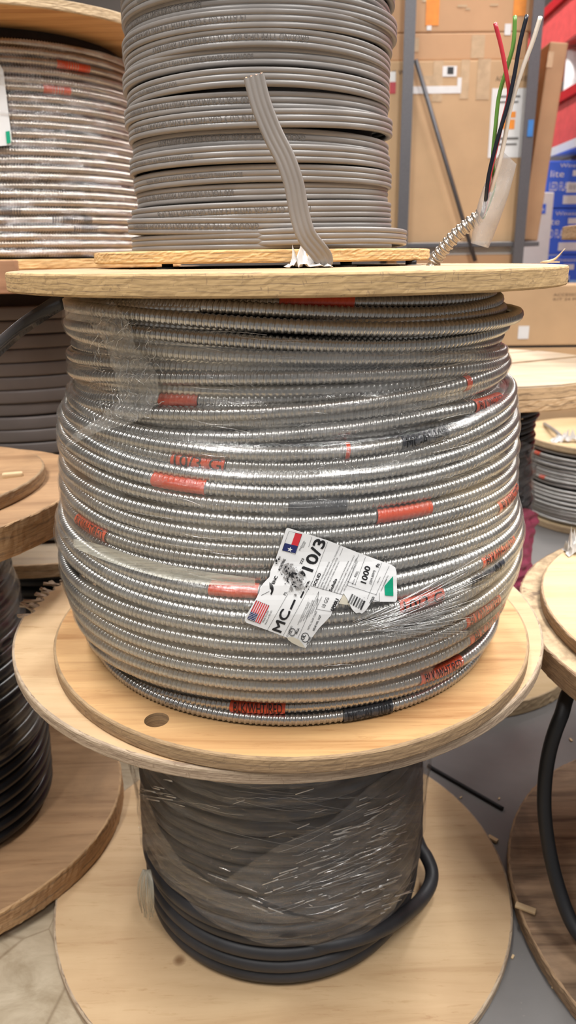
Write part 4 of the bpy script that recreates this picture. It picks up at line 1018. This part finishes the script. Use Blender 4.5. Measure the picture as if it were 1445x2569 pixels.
z0 = zs-.029; z1 = XZ(1200, 150, Yb)[1]; xa, xb = XZ(980, 400, Yb)[0]-.25, XZ(1322, 400, Yb)[0]
bb, bo = carton('cardboard_carton', (xa, Yb, z0), (xb, Yb+.42, z1), M['card'], 'big tan carton on the rack shelf with a white sheet and torn tape')
Yf = Yb - .0005
patch('sticker', bb, bo, 1235,222,1312,395, Yf, M['paper'])['label'] = 'white instruction sheet'
for x0, y0, x1, y1, c in ((1270,280,1293,295,'orange'),(1262,300,1290,324,'orange'),(1245,345,1300,350,'greyink'),(1245,360,1296,364,'greyink'),(1250,240,1305,244,'greyink'),(1250,254,1300,258,'greyink')): patch('printed_patch', bb, bo, x0, y0, x1, y1, Yf-.0022, M[c], .0006)
words('carton_print', 'ACCESSORIES', bb, bo, 1243,190,1330,204, Yf-.0006, M['brownink'])
patch('white_tape', bb, bo, 1034,217,1154,234, Yf, M['paper']); patch('white_tape', bb, bo, 1148,195,1156,234, Yf-.0004, M['paper'])
patch('barcode_label', bb, bo, 1111,166,1145,192, Yf, M['paper'])
for k in range(6): patch('barcode_bar', bb, bo, 1123+k*2.6, 168, 1124.4+k*2.6, 186, Yf-.002, M['ink'], .0006)
for x0, y0, x1, y1 in ((1088,152,1108,255),(1158,150,1174,248),(1200,148,1226,250),(1060,190,1085,216)): patch('clear_tape', bb, bo, x0, y0, x1, y1, Yf, M['tape'], .001)
words('carton_print', 'K W', bb, bo, 985,176,1016,188, Yf-.0006, M['ink'])
patch('red_sticker', bb, bo, 978,206,992,235, Yf, M['wire_red']); patch('white_sticker', bb, bo, 978,180,992,206, Yf, M['paper'])
# side carton face leaning past the right post
Ys = HD+.10
sd, so = carton('cardboard_carton', (XZ(1352,570,Ys)[0]-.075, Ys, z0+.006), (XZ(1352,570,Ys)[0], Ys+.42, XZ(1390,104,Ys)[1]), M['card_side'], 'tall narrow brown carton on the rack right of the post with blue tape')
patch('clear_tape', sd, so, 1345,130,1356,170, Ys-.0005, M['tape'], .001); sd.rotation_euler = (0, math.radians(4.0), 0)
# carton above
z2 = z1+.001; tp, to = carton('cardboard_carton', (xa, Yb+.01, z2), (xb-.03, Yb+.40, z2+XZ(1200,80,Yb)[1]-XZ(1200,150,Yb)[1]), M['card2'], 'flat orange-brown carton lying on top of the big tan carton on the rack')
patch('clear_tape', tp, to, 1184,88,1214,146, Yb+.0095, M['tape'], .001); patch('clear_tape', tp, to, 1040,95,1050,130, Yb+.0095, M['tape'], .001)
z3 = z2+XZ(1200,80,Yb)[1]-XZ(1200,150,Yb)[1]+.001
tq, tqo = carton('cardboard_carton', (xa, Yb+.01, z3), (xb-.02, Yb+.40, z3+.32), M['card2'], 'glossy film-covered carton at the very top of the rack with orange stripes')
patch('orange_stripe', tq, tqo, 1072,-60,1100,64, Yb+.0095, M['orange']); patch('orange_stripe', tq, tqo, 1294,-60,1318,40, Yb+.0095, M['orange'])
patch('white_sticker', tq, tqo, 1071,64,1082,76, Yb+.0095, M['paper']); patch('white_sticker', tq, tqo, 1267,60,1281,88, Yb+.0095, M['paper'])
for x0, y0, x1, y1 in ((1148,12,1172,18),(1230,10,1250,15),(1168,20,1180,25),(1060,-5,1080,5)): patch('tape_glint', tq, tqo, x0, y0, x1, y1, Yb+.0092, M['tape'], .001)
# low on the rack
zl = .7205
Yl = HD+.05
zpan0 = XZ(1240, 638, Yl)[1]; zpan1 = XZ(1240, 606, Yl)[1]
lb, lbo = carton('cardboard_carton', (XZ(1000,650,Yl)[0], Yl, zl), (XZ(1285,650,Yl)[0], Yl+.4, zpan0), M['card2'], 'low brown carton on the middle rack shelf under the stack of white panels')
n = 7
for k in range(n):
    za = zpan0 + .0005 + (zpan1-zpan0)*k/n; zb = zpan0 + (zpan1-zpan0)*(k+1)/n - .001
    o = bx('ceiling_panel', (XZ(1010,620,Yl)[0]+.004*(k % 3), Yl+.003*(k % 2), za), (XZ(1284,620,Yl)[0]-.005*(k % 2), Yl+.38, zb), M['white_box'], None, np.zeros(3), .001)
    tag(put(o, (XZ(1150,620,Yl)[0], Yl+.19, za)), 'white panel in the flat stack on the low rack carton, layer %s' % ['lowest', 'second from below', 'third from below', 'middle', 'third from above', 'second from above', 'topmost'][k], 'panel', 'white panels stacked on the rack')
Yc = 2.2
ca, co_ = carton('cardboard_carton', (XZ(1180,800,Yc)[0], Yc, 0.0005), (XZ(1580,800,Yc)[0], Yc+.2, XZ(1400,871,Yc)[1]), M['card'], 'tan carton standing on the floor as the lower of two behind the plank-top reel')
zc_ = XZ(1400,871,Yc)[1]+.008
MB().box((0, 0, zc_-.004-.0005), (XZ(1500,800,Yc)[0]-XZ(1180,800,Yc)[0], .2, .007)).build('gap_shade_strip', M['ink'], ca)  # black strip stands in for the shade in the gap between the cartons
cb, cbo = carton('cardboard_carton', (XZ(1200,800,Yc)[0], Yc-.004, zc_), (XZ(1580,800,Yc)[0], Yc+.2, XZ(1440,714,Yc)[1]), M['card'], 'tan carton printed with a dark word, upper of two behind the plank-top reel')
words('carton_print', 'ACCESSORIES', cb, cbo, 1388,735,1478,743, Yc-.0050, M['brownink']); words('carton_print', 'KIT 24 PCS', cb, cbo, 1388,747,1462,754, Yc-.0050, M['brownink'])
patch('white_sticker', cb, cbo, 1301,818,1325,850, Yc-.0045, M['paper'])
# white fixture carton and blue cartons
Yw = 3.06
xw0 = xr+.05
wb, wo = carton('white_carton', (XZ(1316,560,Yw)[0], Yw, .0005), (XZ(1384,560,Yw)[0], Yw+.12, XZ(1360,482,Yw)[1]), M['white_box'], 'tall white carton with a small blue logo between the rack and the blue cartons')
patch('blue_logo', wb, wo, 1349,512,1368,536, Yw-.0005, M['blue_box']); words('logo_print', 'lite', wb, wo, 1351,520,1366,529, Yw-.0024, M['paper'])
Yu = 3.2; zz = [.0005]; ys = [(403, 524), (525, 640), (641, 760)]
xb0 = XZ(1366,500,Yu)[0]; Hh = XZ(1400,403,Yu)[1]; hb = (XZ(1400,403,Yu)[1]-XZ(1400,524,Yu)[1])
nb = int(Hh/hb); basez = Hh - nb*hb
names_ = ['top', 'second from the top', 'third from the top', 'fourth from the top', 'fifth from the top', 'sixth from the top', 'seventh from the top']
for k in range(nb):
    zt2 = Hh - k*hb; lowz = zt2-hb+.003 if k < nb-1 else .0005
    t, o = carton('blue_carton', (xb0, Yu, lowz), (xb0+.62, Yu+.3, zt2), M['blue_box'], 'blue printed carton, %s in the stack beside the white carton' % names_[k], 'blue cartons')
    def pp_(fx0, fz0, fx1, fz1, mat, nm='printed_patch'):
        X0, X1 = xb0+.62*fx0, xb0+.62*fx1; Z0, Z1 = zt2-hb*fz0, zt2-hb*fz1
        MB().box(tuple(np.array([(X0+X1)/2, Yu-.0012, (Z0+Z1)/2])-o), (X1-X0, .002, Z0-Z1)).build(nm, mat, t)
    def tx_(s, fx0, fz0, fx1, fz1, mat):
        bm, (a, b, c, d) = text2d(s); X0, X1 = xb0+.62*fx0, xb0+.62*fx1; Z0, Z1 = zt2-hb*fz1, zt2-hb*fz0
        mapped('carton_print', bm, lambda V: np.stack([X0+(V[:, 0]-a)/(b-a)*(X1-X0), 0*V[:, 0]+Yu-.003, Z0+(V[:, 1]-c)/(d-c)*(Z1-Z0)], -1)-o, mat, t)
    if k < 3:
        tx_('Winesson', .10, .06, .34, .14, M['paper']); tx_('lite', .03, .2, .14, .34, M['paper']); tx_('LED FLAT', .03, .44, .20, .62, M['paper'])
        pp_(.21, .20, .30, .32, M['paper']); pp_(.17, .45, .27, .66, M['paper'], 'barcode_label'); pp_(.15, .72, .40, .90, M['paper'])
        for q in range(5): pp_(.19+q*.013, .50, .194+q*.013, .60, M['greyink'], 'barcode_bar')
        if k == 2: pp_(.0, .55, .62, 1.0, M['pale_blue'])
# red gondola at the far right with white tubes
gd = thing('shelf_gondola', 'red store shelving with a white lower edge at the upper right', 'shelving', (1.9, 3.0, 0)); Go = np.array([1.9, 3.0, 0])
xg = 1.46
for z in (1.50, 1.98, 2.46):
    bx('shelf_board', (xg, 1.7, z), (2.1, 4.4, z+.03), M['red_shelf'], gd, Go)
    bx('shelf_lip', (xg-.012, 1.7, z), (xg, 4.4, z+.20), M['red_shelf'], gd, Go)
    bx('lip_cap', (xg-.03, 1.7, z+.20), (xg+.01, 4.4, z+.245), M['red_cap'], gd, Go)['label'] = 'deep red rounded cap'
bx('white_strip', (xg-.016, 1.7, 1.455), (xg+.10, 4.4, 1.498), M['white_box'], gd, Go)['label'] = 'white strip under the lowest red shelf'
bx('price_tag', (xg-.016, 3.86, 1.56), (xg-.012, 3.90, 1.62), M['paper'], gd, Go)
bx('back_panel', (2.1, 1.7, 0), (2.14, 4.4, 2.75), M['red_shelf'], gd, Go)
bx('base_panel', (xg+.1, 3.55, 0), (2.1, 4.4, 1.45), M['white_box'], gd, Go)
for k in range(6):
    o = MB().cylz((xg+.07+.02*(k % 2), 3.55-.13*k, 1.5305+.215), .045, .43, 20).build('plastic_tube', M['white_tube'], None, True)
    tag(put(o, (xg+.07+.02*(k % 2), 3.55-.13*k, 1.531)), ['farthest', 'second farthest', 'third farthest', 'third nearest', 'second nearest', 'nearest'][k] + ' white tube standing in the row on the red shelf', 'tube', 'white tubes on the red shelf')

# ================================================================== LIGHT, CAMERA
def area(loc, sx, sy, e, col=(1, .985, .965), rot=(0, 0, 0)):
    l = bpy.data.lights.new('ceiling_or_fill_light', 'AREA'); l.shape = 'RECTANGLE'; l.size = sx; l.size_y = sy; l.energy = e; l.color = col
    o = bpy.data.objects.new('ceiling_or_fill_light', l); o.location = loc; o.rotation_euler = rot; COL.objects.link(o); return o
area((-1.0, -.9, 3.2), .22, 2.4, 82); area((.95, -1.0, 3.2), .22, 2.4, 82)
area((-1.6, 2.6, 3.8), .22, 2.6, 60); area((1.5, 2.3, 3.8), .3, 2.6, 95)
area((3.2, 1.0, 3.8), .3, 2.6, 90); area((.35, 3.4, 3.9), .3, 2.4, 90)  # second lamp is added to brighten the red shelf lips
wd = bpy.data.worlds.new('World'); SC.world = wd; wd.use_nodes = True
bg = wd.node_tree.nodes['Background']; bg.inputs[0].default_value = (1, .985, .97, 1); bg.inputs[1].default_value = .21
cd = bpy.data.cameras.new('camera'); cam = bpy.data.objects.new('camera', cd); COL.objects.link(cam)
cd.sensor_fit = 'VERTICAL'; cd.sensor_height = 36; cd.lens = FPX/H*36; cd.clip_start = .02; cd.clip_end = 50
cam.matrix_world = Matrix.Translation(Vector(CAM)) @ Matrix.Rotation(PI/2-PITCH, 4, 'X') @ Matrix.Rotation(ROLL, 4, 'Z')
cd.dof.use_dof = True; cd.dof.focus_distance = .70; cd.dof.aperture_fstop = 8.0
SC.camera = cam
SC.view_settings.view_transform = 'Standard'; SC.view_settings.look = 'None'; SC.view_settings.exposure = 0.36; SC.view_settings.gamma = 1; SC.view_settings.use_curve_mapping = False
SC.cycles.transparent_max_bounces = 16
SC.cycles.max_bounces = 8; SC.cycles.transparent_max_bounces = 14; SC.cycles.caustics_reflective = False; SC.cycles.caustics_refractive = False; SC.cycles.adaptive_threshold = .015
